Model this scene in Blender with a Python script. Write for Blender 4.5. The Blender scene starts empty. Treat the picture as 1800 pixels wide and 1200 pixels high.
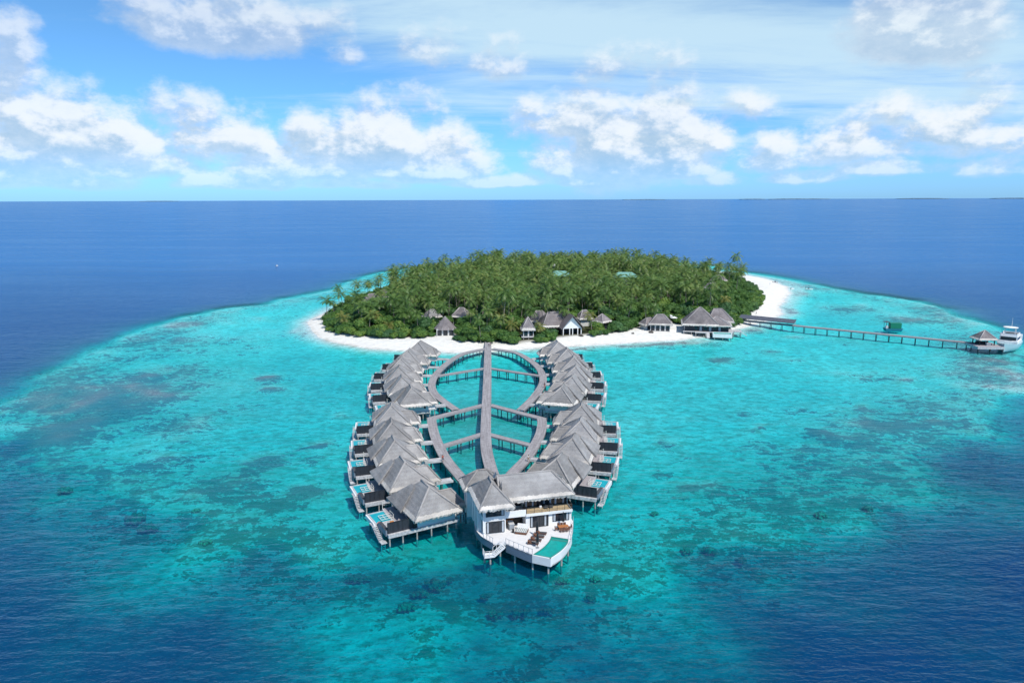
import bpy, math, random
import numpy as np
from mathutils import Vector, Matrix, noise as mnoise
rnd = random.Random(7)
nprs = np.random.RandomState(11)
scene = bpy.context.scene
COL = scene.collection
R = math.radians

# ------------------------------------------------------------------ camera
H = 62.0; FPX = 1250.0; PITCH = R(11.31); ROLL = R(0.19)
_r0 = np.array([1, 0, 0.]); _u0 = np.array([0, math.sin(PITCH), math.cos(PITCH)])
_f = np.array([0, math.cos(PITCH), -math.sin(PITCH)])
_r = _r0*math.cos(ROLL)-_u0*math.sin(ROLL); _u = _u0*math.cos(ROLL)+_r0*math.sin(ROLL)
cam_d = bpy.data.cameras.new("camera"); cam = bpy.data.objects.new("camera", cam_d); COL.objects.link(cam)
cam_d.sensor_width = 36.0; cam_d.lens = 36.0*FPX/1800.0
cam_d.clip_start = 1.0; cam_d.clip_end = 150000.0
M = Matrix(((_r[0], _u[0], -_f[0], 0), (_r[1], _u[1], -_f[1], 0), (_r[2], _u[2], -_f[2], H), (0, 0, 0, 1)))
cam.matrix_world = M
scene.camera = cam

def un(x, y, z=0.0):
    """where the sight line through a photo point meets height z (used to survey the place)"""
    d = _f*FPX+_r*(x-900)-_u*(y-600); t = (z-H)/d[2]
    return (d[0]*t, d[1]*t, z)

# ------------------------------------------------------------------ sun + exposure
SUN = Vector((0.36, -0.50, 0.80)).normalized()
sun_d = bpy.data.lights.new("sun", 'SUN'); sun_d.energy = 4.3; sun_d.angle = R(0.53); sun_d.color = (1.0, 0.955, 0.89)
sun = bpy.data.objects.new("sun", sun_d); COL.objects.link(sun)
sun.rotation_euler = SUN.to_track_quat('Z', 'Y').to_euler(); sun.location = (0, 0, 300)
vs = scene.view_settings
vs.view_transform = 'Standard'; vs.look = 'None'; vs.exposure = 0.0; vs.gamma = 1.0; vs.use_curve_mapping = False
scene.cycles.max_bounces = 6; scene.cycles.diffuse_bounces = 2; scene.cycles.glossy_bounces = 3
scene.cycles.transparent_max_bounces = 12; scene.cycles.transmission_bounces = 4
scene.cycles.caustics_reflective = False; scene.cycles.caustics_refractive = False
scene.cycles.sample_clamp_indirect = 4.0

# ------------------------------------------------------------------ node helpers
class NT:
    def __init__(self, tree):
        self.t = tree; self.n = tree.nodes; self.l = tree.links
    def node(self, kind, **kw):
        nd = self.n.new(kind)
        for k, v in kw.items(): setattr(nd, k, v)
        return nd
    def put(self, sock, v):
        if isinstance(v, bpy.types.NodeSocket): self.l.new(v, sock)
        elif v is not None:
            try: sock.default_value = v
            except Exception:
                if isinstance(v, (int, float)): sock.default_value = (v, v, v)
                else: sock.default_value = tuple(v)+(1.0,)
    def math(self, op, a, b=None, c=None, clamp=False):
        nd = self.node('ShaderNodeMath', operation=op, use_clamp=clamp)
        self.put(nd.inputs[0], a)
        if b is not None: self.put(nd.inputs[1], b)
        if c is not None: self.put(nd.inputs[2], c)
        return nd.outputs[0]
    def vmath(self, op, a, b=None, out=0):
        nd = self.node('ShaderNodeVectorMath', operation=op)
        self.put(nd.inputs[0], a)
        if b is not None:
            self.put(nd.inputs['Scale'] if op == 'SCALE' else nd.inputs[1], b)
        return nd.outputs[out]
    def mix(self, f, a, b, blend='MIX'):
        nd = self.node('ShaderNodeMix', data_type='RGBA', blend_type=blend)
        self.put(nd.inputs[0], f); self.put(nd.inputs[6], a); self.put(nd.inputs[7], b)
        return nd.outputs[2]
    def noise(self, vec, scale, detail=4, rough=0.55, dist=0.0, out=0):
        nd = self.node('ShaderNodeTexNoise'); self.put(nd.inputs['Vector'], vec)
        nd.inputs['Scale'].default_value = scale; nd.inputs['Detail'].default_value = detail
        nd.inputs['Roughness'].default_value = rough; nd.inputs['Distortion'].default_value = dist
        return nd.outputs[out]
    def ss(self, v, a, b, c=0.0, d=1.0):
        nd = self.node('ShaderNodeMapRange', interpolation_type='SMOOTHSTEP')
        self.put(nd.inputs[0], v)
        for i, q in enumerate((a, b, c, d)): self.put(nd.inputs[i+1], q)
        return nd.outputs[0]
    def comb(self, x, y, z):
        nd = self.node('ShaderNodeCombineXYZ'); self.put(nd.inputs[0], x); self.put(nd.inputs[1], y); self.put(nd.inputs[2], z)
        return nd.outputs[0]
    def sep(self, v):
        nd = self.node('ShaderNodeSeparateXYZ'); self.put(nd.inputs[0], v); return nd.outputs
    def mapping(self, v, loc=(0, 0, 0), rot=(0, 0, 0), scale=(1, 1, 1)):
        nd = self.node('ShaderNodeMapping'); self.put(nd.inputs[0], v)
        nd.inputs[1].default_value = loc; nd.inputs[2].default_value = rot; nd.inputs[3].default_value = scale
        return nd.outputs[0]
    def bump(self, h, dist, strength=1.0):
        nd = self.node('ShaderNodeBump'); self.put(nd.inputs['Height'], h)
        self.put(nd.inputs['Strength'], strength); self.put(nd.inputs['Distance'], dist)
        return nd.outputs[0]

MATS = {}
def new_mat(name):
    m = bpy.data.materials.new(name); m.use_nodes = True
    t = NT(m.node_tree); t.n.clear()
    out = t.node('ShaderNodeOutputMaterial')
    return m, t, out
def paint(name, c, rough=0.6, var=0.12, scale=1.5, c2=None, bump=0.0, bscale=8.0, metal=0.0, stretch=(1, 1, 1), objvar=0.0, spec=0.4):
    """procedural paint / wood / plaster: two noise scales of colour change, optional bump"""
    if name in MATS: return MATS[name]
    m, t, out = new_mat(name)
    tc = t.node('ShaderNodeTexCoord'); oi = t.node('ShaderNodeObjectInfo')
    off = t.vmath('SCALE', (37., 17., 23.), oi.outputs['Random'])
    v = t.vmath('ADD', tc.outputs['Object'], off)
    v = t.mapping(v, scale=stretch)
    n1 = t.noise(v, scale, 5, 0.6); n2 = t.noise(v, scale*7, 3, 0.6)
    n = t.math('ADD', t.math('MULTIPLY', n1, 0.65), t.math('MULTIPLY', n2, 0.35))
    f = t.ss(n, 0.32, 0.68)
    dark = tuple(x*(1-var*1.6) for x in c) if c2 is None else c2
    lite = tuple(min(1, x*(1+var)) for x in c) if c2 is None else c
    col = t.mix(f, dark, lite)
    if objvar:
        s = t.math('MULTIPLY_ADD', oi.outputs['Random'], 2*objvar, 1-objvar)
        col = t.mix(1.0, col, t.comb(s, s, s), 'MULTIPLY')
    b = t.node('ShaderNodeBsdfPrincipled')
    t.put(b.inputs['Base Color'], col); b.inputs['Roughness'].default_value = rough; b.inputs['Metallic'].default_value = metal
    b.inputs['Specular IOR Level'].default_value = spec
    if bump: t.put(b.inputs['Normal'], t.bump(t.noise(v, bscale, 4, 0.6), bump))
    t.l.new(b.outputs[0], out.inputs[0]); MATS[name] = m
    return m

# ------------------------------------------------------------------ mesh builder
class MB:
    mirror = False            # builds the mirrored twin of a house
    def __init__(s): s.v = []; s.f = []; s.uv = None
    def add(s, vs_, fs_):
        o = len(s.v); s.v += [tuple(map(float, p)) for p in vs_]; s.f += [tuple(i+o for i in f) for f in fs_]; return s
    def box(s, x0, x1, y0, y1, z0, z1, rot=0, piv=None):
        p = [(x0, y0, z0), (x1, y0, z0), (x1, y1, z0), (x0, y1, z0), (x0, y0, z1), (x1, y0, z1), (x1, y1, z1), (x0, y1, z1)]
        if rot:
            cx, cy = piv if piv else ((x0+x1)/2, (y0+y1)/2); ca, sa = math.cos(rot), math.sin(rot)
            p = [(cx+(a-cx)*ca-(b-cy)*sa, cy+(a-cx)*sa+(b-cy)*ca, z) for a, b, z in p]
        return s.add(p, [(3, 2, 1, 0), (4, 5, 6, 7), (0, 1, 5, 4), (1, 2, 6, 5), (2, 3, 7, 6), (3, 0, 4, 7)])
    def prism(s, poly, z0, z1, cap=True):
        n = len(poly); s.add([(x, y, z0) for x, y in poly]+[(x, y, z1) for x, y in poly],
            [(i, (i+1) % n, n+(i+1) % n, n+i) for i in range(n)]+([tuple(range(n-1, -1, -1)), tuple(range(n, 2*n))] if cap else []))
        return s
    def tube(s, p, q, r0, r1=None, n=6, cap=True):
        r1 = r0 if r1 is None else r1
        p = Vector(p); q = Vector(q); d = (q-p).normalized()
        a = d.orthogonal().normalized(); b = d.cross(a)
        vs_ = []
        for c, r in ((p, r0), (q, r1)):
            for i in range(n):
                t = 2*math.pi*i/n; vs_.append(c+a*(r*math.cos(t))+b*(r*math.sin(t)))
        fs = [(i, (i+1) % n, n+(i+1) % n, n+i) for i in range(n)]
        if cap: fs += [tuple(range(n-1, -1, -1)), tuple(range(n, 2*n))]
        return s.add(vs_, fs)
    def path(s, pts, r, n=5):
        for a, b in zip(pts[:-1], pts[1:]): s.tube(a, b, r, r, n)
        return s
    def beam(s, p, q, w, h):
        """rectangular bar from p to q (w across, h upright), p and q on its top centre line"""
        p = Vector(p); q = Vector(q); d = (q-p); d.normalize()
        a = Vector((-d.y, d.x, 0)); a.normalize(); a *= w/2; dn = Vector((0, 0, -h))
        vs_ = [p-a+dn, p+a+dn, p+a, p-a, q-a+dn, q+a+dn, q+a, q-a]
        return s.add(vs_, [(0, 1, 2, 3), (7, 6, 5, 4), (0, 4, 5, 1), (1, 5, 6, 2), (2, 6, 7, 3), (3, 7, 4, 0)])
    def lathe(s, prof, c=(0, 0), n=12):
        vs_ = []; fs = []
        for r, z in prof:
            for i in range(n):
                t = 2*math.pi*i/n; vs_.append((c[0]+r*math.cos(t), c[1]+r*math.sin(t), z))
        for k in range(len(prof)-1):
            for i in range(n): fs.append((k*n+i, k*n+(i+1) % n, (k+1)*n+(i+1) % n, (k+1)*n+i))
        fs += [tuple(range(n-1, -1, -1)), tuple((len(prof)-1)*n+i for i in range(n))]
        return s.add(vs_, fs)
    def torus(s, c, R0, r0, n=16, m=6):
        vs_ = []; fs = []
        for i in range(n):
            for j in range(m):
                a = 2*math.pi*i/n; b = 2*math.pi*j/m; q = R0+r0*math.cos(b)
                vs_.append((c[0]+q*math.cos(a), c[1]+q*math.sin(a), c[2]+r0*math.sin(b)))
                fs.append((i*m+j, ((i+1) % n)*m+j, ((i+1) % n)*m+(j+1) % m, i*m+(j+1) % m))
        return s.add(vs_, fs)
    def blob(s, c, rx, ry, rz, nu=12, nv=7, amp=0.15, seed=0, fr=1.5):
        vs_ = []; fs = []
        for j in range(nv+1):
            ph = math.pi*j/nv
            for i in range(nu):
                th = 2*math.pi*i/nu; d = Vector((math.sin(ph)*math.cos(th), math.sin(ph)*math.sin(th), math.cos(ph)))
                k = 1+amp*2*mnoise.noise(d*fr+Vector((seed*3.1, seed*1.7, 0)))
                vs_.append((c[0]+d.x*rx*k, c[1]+d.y*ry*k, c[2]+d.z*rz*k))
        for j in range(nv):
            for i in range(nu): fs.append((j*nu+i, (j+1)*nu+i, (j+1)*nu+(i+1) % nu, j*nu+(i+1) % nu))
        return s.add(vs_, fs)
    def quad(s, a, b, c, d): return s.add([a, b, c, d], [(0, 1, 2, 3)])
    def build(s, name, mat, parent=None, smooth=False):
        me = bpy.data.meshes.new(name)
        v = s.v; f = s.f
        if MB.mirror: v = [(-a, b, c) for a, b, c in v]; f = [tuple(reversed(q)) for q in f]
        me.from_pydata(v, [], f); me.update()
        if smooth: me.polygons.foreach_set('use_smooth', [True]*len(me.polygons))
        me.materials.append(mat)
        o = bpy.data.objects.new(name, me); COL.objects.link(o)
        if parent is not None: o.parent = parent
        return o
def np_mesh(name, V, F, mat, smooth=False, attrs=None, parent=None):
    V = np.asarray(V, dtype=np.float32); F = np.asarray(F, dtype=np.int32)
    me = bpy.data.meshes.new(name); k = F.shape[1]
    me.vertices.add(len(V)); me.vertices.foreach_set('co', V.ravel())
    me.loops.add(F.size); me.loops.foreach_set('vertex_index', F.ravel())
    me.polygons.add(len(F)); me.polygons.foreach_set('loop_start', np.arange(0, F.size, k, dtype=np.int32))
    me.polygons.foreach_set('loop_total', np.full(len(F), k, dtype=np.int32))
    if smooth: me.polygons.foreach_set('use_smooth', np.ones(len(F), dtype=bool))
    me.update(calc_edges=True)
    for an, (ty, arr) in (attrs or {}).items():
        a = me.attributes.new(an, ty, 'POINT')
        a.data.foreach_set('value' if ty == 'FLOAT' else 'color', np.asarray(arr, dtype=np.float32).ravel())
    me.materials.append(mat)
    o = bpy.data.objects.new(name, me); COL.objects.link(o)
    if parent is not None: o.parent = parent
    return o
def tag(o, label=None, cat=None, group=None, kind=None):
    if label: o['label'] = label
    if cat: o['category'] = cat
    if group: o['group'] = group
    if kind: o['kind'] = kind
    return o
def thing(name, label, cat, loc=(0, 0, 0), rot=0.0, group=None):
    o = bpy.data.objects.new(name, None); COL.objects.link(o); o.empty_display_size = 0.5
    o.location = loc; o.rotation_euler = (0, 0, rot)
    return tag(o, label, cat, group)
def copy_tree(o, parent=None):
    c = o.copy(); COL.objects.link(c)
    if parent is not None: c.parent = parent
    for ch in list(o.children): copy_tree(ch, c)
    return c
# ------------------------------------------------------------------ world: daylight sky with clouds at infinity
world = bpy.data.worlds.new("World"); scene.world = world; world.use_nodes = True
w = NT(world.node_tree); w.n.clear()
def azel(x, y):
    d = _f*FPX+_r*(x-900)-_u*(y-600); d = d/np.linalg.norm(d)
    return math.atan2(d[0], d[1]), math.asin(d[2])
# group: density of the heaped clouds at (azimuth, elevation)
g = bpy.data.node_groups.new("cloud_density", 'ShaderNodeTree')
g.interface.new_socket("P", in_out='INPUT', socket_type='NodeSocketVector')
g.interface.new_socket("Density", in_out='OUTPUT', socket_type='NodeSocketFloat')
G = NT(g); gi = G.node('NodeGroupInput'); go = G.node('NodeGroupOutput')
P0 = gi.outputs[0]
wn = G.noise(P0, 9.0, 2, 0.5, out=1)
P1 = G.vmath('ADD', P0, G.vmath('SCALE', G.vmath('SUBTRACT', wn, (0.5, 0.5, 0.5)), 0.012))
sx, sy, sz = G.sep(P1)
# x, y(base), half width px, height px, weight
BLOBS = [(95, 262, 130, 108, 1.0), (185, 268, 100, 80, .8), (0, 262, 110, 70, .9), (20, 130, 46, 90, .75), (-20, 210, 55, 140, .7),
    (355, 200, 42, 50, .55), (300, 205, 50, 50, .5), (400, 262, 95, 75, .72), (460, 300, 85, 62, .8), (555, 262, 70, 66, .9),
    (665, 268, 105, 85, 1.05), (780, 275, 95, 60, .95), (620, 302, 140, 50, .85), (730, 306, 130, 40, .9), (840, 300, 50, 50, .7),
    (1080, 292, 120, 125, 1.15), (1150, 270, 115, 115, 1.15), (1010, 292, 85, 75, .85), (1210, 262, 80, 80, .8), (1040, 232, 110, 66, .8), (960, 222, 75, 60, .6),
    (1185, 300, 80, 40, .75), (1350, 280, 62, 50, .75), (1500, 262, 75, 55, .8), (1450, 275, 60, 40, .6), (1640, 240, 90, 60, .72), (1580, 268, 80, 40, .6),
    (1610, 70, 105, 110, 1.1), (1660, 40, 90, 80, .9), (1700, 265, 50, 30, .5), (410, 62, 150, 80, .95), (310, 40, 110, 60, .6), (540, 45, 70, 50, .5), (760, 92, 60, 50, .42),
    (880, 120, 60, 50, .4), (1110, 130, 90, 45, .42), (1300, 200, 60, 40, .4), (690, 190, 80, 40, .35), (1600, 205, 70, 40, .5), (1720, 190, 60, 40, .4), (605, 100, 40, 36, .5),
    (100, 318, 130, 30, .45), (420, 322, 120, 26, .5), (880, 322, 110, 20, .62), (1040, 322, 80, 20, .7), (620, 326, 90, 18, .5), (1250, 318, 50, 22, .4),
    (1420, 315, 70, 18, .35), (1560, 300, 90, 24, .4), (230, 300, 110, 34, .62), (0, 300, 90, 36, .6), (1755, 300, 60, 25, .35), (1790, 262, 50, 40, .4)]
acc = None
for bx, by, hw, hh, wt in BLOBS:
    a, e = azel(bx, by); wt = wt+(0.28 if by > 290 and hh < 45 else 0.0); aw = hw*1.06/1250.0; eh = hh*1.02/1250.0
    dx = G.math('MULTIPLY', G.math('SUBTRACT', sx, a), 1/aw)
    dy = G.math('MULTIPLY', G.math('SUBTRACT', sy, e), 1/eh)
    dyd = G.math('MULTIPLY', dy, -2.4)
    dy2 = G.math('MAXIMUM', dy, dyd)
    r2 = G.math('ADD', G.math('MULTIPLY', dx, dx), G.math('MULTIPLY', dy2, dy2))
    b = G.math('MULTIPLY', G.math('SUBTRACT', 1.0, r2, clamp=False), wt)
    acc = b if acc is None else G.math('SMOOTH_MAX', acc, b, 0.25)
acc = G.math('MAXIMUM', acc, -0.6)
stre = G.mapping(P1, scale=(1, 1.5, 1))
n1 = G.noise(stre, 15.0, 9, 0.60); n2 = G.noise(stre, 4.0, 2, 0.5)
d = G.math('ADD', G.math('MULTIPLY', acc, 0.92), G.math('MULTIPLY', G.math('SUBTRACT', n1, 0.5), 2.2))
d = G.math('ADD', d, G.math('MULTIPLY', G.math('SUBTRACT', n2, 0.5), 0.35))
d = G.math('SUBTRACT', d, 0.02)
G.l.new(d, go.inputs[0])
tc = w.node('ShaderNodeTexCoord'); D = tc.outputs['Generated']
dx_, dy_, dz_ = w.sep(D)
az = w.math('ARCTAN2', dx_, dy_); el = w.math('ARCSINE', dz_)
P = w.comb(az, el, 0.0)
def dens(v):
    nd = w.node('ShaderNodeGroup'); nd.node_tree = g; w.l.new(v, nd.inputs[0]); return nd.outputs[0]
dA = dens(P); dB = dens(w.vmath('ADD', P, (0.008, 0.016, 0)))
alpha = w.ss(dA, -0.17, 0.60)
lit = w.math('ADD', w.math('MULTIPLY', w.math('SUBTRACT', dA, dB), 1.35), w.ss(el, 0.06, 0.17, 0.28, 0.18), clamp=True)
thick = w.ss(dA, 0.25, 1.0)
lit = w.math('SUBTRACT', w.ss(lit, 0.10, 0.90), w.math('MULTIPLY', thick, 0.20))
lit = w.math('ADD', lit, w.math('MULTIPLY', w.math('SUBTRACT', w.noise(w.mapping(P, scale=(1, 1.6, 1)), 22.0, 6, 0.72), 0.5), 1.15))
lit = w.ss(lit, -0.62, 0.95)
sky = w.node('ShaderNodeTexSky', sky_type='NISHITA', sun_disc=False)
sky.sun_elevation = math.asin(SUN.z); sky.sun_rotation = math.atan2(SUN.x, SUN.y)
sky.air_density = 1.0; sky.dust_density = 0.3; sky.ozone_density = 2.2; sky.altitude = 60
STR = 0.1
tint = w.mix(w.ss(el, 0.0, 0.22), (0.48, 1.04, 2.15, 1), (0.60, 1.06, 1.45, 1))
tint = w.mix(w.ss(el, 0.30, 0.7), tint, (0.62, 0.98, 1.15, 1))
skyc = w.mix(1.0, sky.outputs[0], tint, 'MULTIPLY')
K = 1.0/STR
shade_c = w.mix(w.ss(el, 0.0, 0.25), (0.33*K, 0.55*K, 0.76*K, 1), (0.36*K, 0.50*K, 0.72*K, 1))
cl = w.mix(lit, shade_c, (0.93*K, 0.97*K, 1.0*K, 1))
# high thin veil, laid on a flat layer far above
zc = w.math('MAXIMUM', w.math('ADD', dz_, 0.06), 0.03)
V2 = w.comb(w.math('DIVIDE', dx_, zc), w.math('DIVIDE', dy_, zc), 0.0)
V2r = w.mapping(V2, loc=(2.3, 1.4, 0), rot=(0, 0, R(-38)), scale=(0.5, 1.2, 1))
v1 = w.noise(V2r, 0.85, 8, 0.62, 0.4)
a1, e1 = azel(1000, 40); a2, e2 = azel(1700, 120)
def soft(ax, ex, wx, wy, k):
    q = w.math('ADD', w.math('POWER', w.math('ABSOLUTE', w.math('MULTIPLY', w.math('SUBTRACT', az, ax), 1/wx)), 2.0),
               w.math('POWER', w.math('ABSOLUTE', w.math('MULTIPLY', w.math('SUBTRACT', el, ex), 1/wy)), 2.0))
    return w.math('MULTIPLY', w.math('POWER', 2.718, w.math('MULTIPLY', q, -1.0)), k)
bias = w.math('ADD', soft(a1, e1, 0.30, 0.085, 0.40), soft(a2, e2, 0.26, 0.06, 0.36))
a3, e3 = azel(250, 110); bias = w.math('SUBTRACT', bias, soft(a3, e3, 0.22, 0.06, 0.25))
veil = w.ss(w.math('ADD', v1, bias), 0.46, 0.86, 0.0, 0.86)
veil = w.math('MULTIPLY', veil, w.ss(el, 0.02, 0.10))
base = w.mix(veil, skyc, (0.62*K, 0.84*K, 0.97*K, 1))
haze = w.ss(el, 0.0, 0.075, 0.60, 0.0)
cl = w.mix(haze, cl, skyc)
alpha = w.math('MULTIPLY', alpha, w.ss(el, 0.08, 0.19, 0.92, 0.66))
allc = w.mix(alpha, base, cl)
bg = w.node('ShaderNodeBackground'); w.l.new(allc, bg.inputs[0]); bg.inputs[1].default_value = STR
wo = w.node('ShaderNodeOutputWorld'); w.l.new(bg.outputs[0], wo.inputs[0])
world.cycles.sampling_method = 'NONE'

# ------------------------------------------------------------------ surveyed outlines (world metres)
def poly_from(pts, z=0.0): return [un(x, y, z)[:2] for x, y in pts]
VEG = poly_from([(568, 562), (575, 583), (620, 592), (665, 597), (700, 596), (755, 597), (765, 590), (788, 592), (800, 602), (850, 604), (900, 606), (960, 600), (1010, 594), (1060, 590), (1110, 582), (1130, 579), (1150, 572), (1180, 568), (1230, 580), (1290, 574), (1318, 556), (1345, 530), (1332, 508)], 1.5) + \
    [(170, 520), (160, 555), (140, 590), (100, 618), (50, 625), (5, 632), (-30, 600), (-55, 560), (-80, 505), (-94, 440), (-100, 395)]
SHORE = poly_from([(546, 562), (544, 577), (560, 592), (600, 604), (650, 612), (720, 617), (800, 619), (860, 618), (930, 613), (1000, 609), (1080, 604), (1140, 600), (1200, 597), (1250, 590), (1290, 580), (1340, 566), (1375, 552), (1368, 540), (1380, 524), (1388, 514), (1380, 503), (1355, 493), (1336, 488)]) + \
    [(188, 600), (150, 640), (100, 650), (40, 655), (-36, 622), (-59, 572), (-83, 512), (-98, 445), (-104, 400)]
REEF = poly_from([(588, 504), (480, 527), (394, 541), (287, 566), (197, 598), (118, 631), (43, 670), (0, 699), (-60, 740), (-60, 800), (0, 850), (100, 900), (200, 940), (300, 985), (400, 1030), (480, 1070), (560, 1098), (640, 1115), (750, 1130), (900, 1135), (1020, 1122), (1120, 1090), (1200, 1075), (1330, 1020), (1450, 965), (1560, 900), (1680, 835), (1760, 775), (1850, 680), (1800, 615), (1789, 600), (1742, 568), (1656, 538), (1598, 526), (1511, 511), (1424, 497), (1329, 484)]) + \
    [(190, 680), (120, 720), (0, 720), (-90, 670), (-125, 600)]
def sdist(X, Y, poly):
    """signed distance, positive inside"""
    p = np.array(poly); q = np.roll(p, -1, axis=0)
    best = np.full(X.shape, 1e9); ins = np.zeros(X.shape, dtype=bool)
    for (ax, ay), (bx, by) in zip(p, q):
        ex, ey = bx-ax, by-ay; L = ex*ex+ey*ey+1e-9
        t = np.clip(((X-ax)*ex+(Y-ay)*ey)/L, 0, 1)
        best = np.minimum(best, np.hypot(X-ax-t*ex, Y-ay-t*ey))
        c = ((ay > Y) != (by > Y)) & (X < (bx-ax)*(Y-ay)/(by-ay+1e-12)+ax)
        ins ^= c
    return np.where(ins, best, -best)
def vnoise(X, Y, s, seed=0, octv=4):
    """smooth value noise in numpy, about -1..1"""
    out = np.zeros(X.shape); amp = 1.0; tot = 0
    for o in range(octv):
        gx = X/s; gy = Y/s; ix = np.floor(gx).astype(np.int64); iy = np.floor(gy).astype(np.int64)
        fx = gx-ix; fy = gy-iy; fx = fx*fx*(3-2*fx); fy = fy*fy*(3-2*fy)
        def h(a, b):
            n = (a*374761393+b*668265263+(seed+o*17)*1442695041) & 0x7fffffff
            n = (n ^ (n >> 13))*1274126177 & 0x7fffffff
            n = (n ^ (n >> 16)) & 0xffff
            return n/32767.5-1
        v = (h(ix, iy)*(1-fx)+h(ix+1, iy)*fx)*(1-fy)+(h(ix, iy+1)*(1-fx)+h(ix+1, iy+1)*fx)*fy
        out += v*amp; tot += amp; amp *= 0.5; s = s/2.03
    return out/tot*1.4
# coral cover: photo x, y, half width px, half height px, strength
CORAL = [(150, 700, 170, 45, 1.0), (80, 760, 120, 40, .8), (240, 660, 120, 25, .7), (60, 690, 90, 30, .6), (330, 740, 100, 30, .6), (480, 585, 120, 12, .4), (330, 600, 140, 22, .6), (420, 560, 110, 10, .5), (540, 545, 60, 10, .25),
    (466, 664, 24, 5, 1.1), (472, 682, 24, 6, 1.1), (340, 690, 16, 5, .9), (303, 690, 12, 4, .8), (600, 727, 18, 6, 1.0), (545, 778, 26, 9, 1.0), (570, 800, 20, 7, .9), (515, 735, 10, 4, .8), (270, 810, 60, 12, .8), (330, 765, 50, 12, .7),
    (470, 805, 50, 14, .9), (400, 840, 60, 26, 1.2), (385, 870, 50, 16, 1.0), (540, 855, 45, 14, 1.1), (480, 872, 90, 14, .9), (440, 893, 60, 10, .7), (320, 868, 60, 9, .8), (230, 790, 80, 18, .5), (250, 830, 160, 22, .5),
    (240, 912, 26, 10, 1.0), (255, 928, 20, 8, .9), (113, 861, 14, 5, .9), (150, 950, 60, 20, .3),
    (1560, 740, 80, 18, 1.1), (1500, 762, 70, 16, 1.1), (1440, 786, 60, 8, 1.0), (1400, 795, 30, 5, .8), (1640, 738, 40, 10, .8), (1620, 700, 60, 10, .6), (1700, 660, 60, 14, .5), (1540, 662, 60, 6, .7), (1600, 668, 30, 5, .8), (1480, 652, 50, 4, .6),
    (1240, 855, 60, 9, 1.0), (1190, 862, 30, 6, .7), (1340, 747, 14, 4, 1.0), (1360, 745, 12, 4, .8), (1218, 740, 14, 4, .9), (1312, 718, 12, 4, .9), (1278, 628, 26, 6, 1.1), (1360, 616, 20, 5, .8), (1395, 628, 26, 4, .8), (1405, 712, 16, 4, .8), (1535, 718, 18, 5, .8),
    (1395, 735, 12, 5, .6), (1180, 780, 24, 8, .8), (1215, 795, 20, 8, .6), (1170, 826, 20, 6, .7), (1340, 775, 60, 18, .45), (1300, 890, 120, 30, .35), (1500, 540, 90, 10, .7), (1600, 560, 60, 10, .8), (1700, 590, 40, 10, .6), (1420, 515, 40, 6, .5), (1370, 542, 30, 9, .9), (1345, 552, 22, 6, .7), (1390, 588, 24, 3, .8), (1500, 596, 60, 4, .4),
    (1130, 604, 90, 3, 1.0), (1080, 608, 110, 2.5, 1.0), (1180, 600, 60, 5, .9), (1240, 600, 60, 5, .6), (960, 611, 70, 2, .9), (870, 612, 60, 2, .6), (1300, 578, 50, 5, .9), (1330, 572, 40, 4, .7), (835, 612, 50, 2, .5),
    (620, 990, 120, 40, .5), (760, 1010, 60, 30, .6), (900, 1010, 160, 30, .5), (1040, 1020, 120, 30, .5), (700, 1060, 60, 30, .7), (900, 1075, 80, 15, .7), (1150, 1020, 60, 20, .5), (1180, 940, 60, 14, .5), (1060, 1060, 60, 30, .6), (950, 1130, 60, 25, .7), (750, 1110, 80, 26, .8), (600, 1080, 60, 30, .5)]
CW = []
for cx, cy, hx, hy, k in CORAL:
    a = un(cx, cy); b = un(cx+hx, cy); c1 = un(cx, cy-hy); c2 = un(cx, cy+hy)
    CW.append((a[0], (c1[1]+c2[1])/2, max(1.5, b[0]-a[0]), max(1.5, (c1[1]-c2[1])/2), k))
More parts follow.
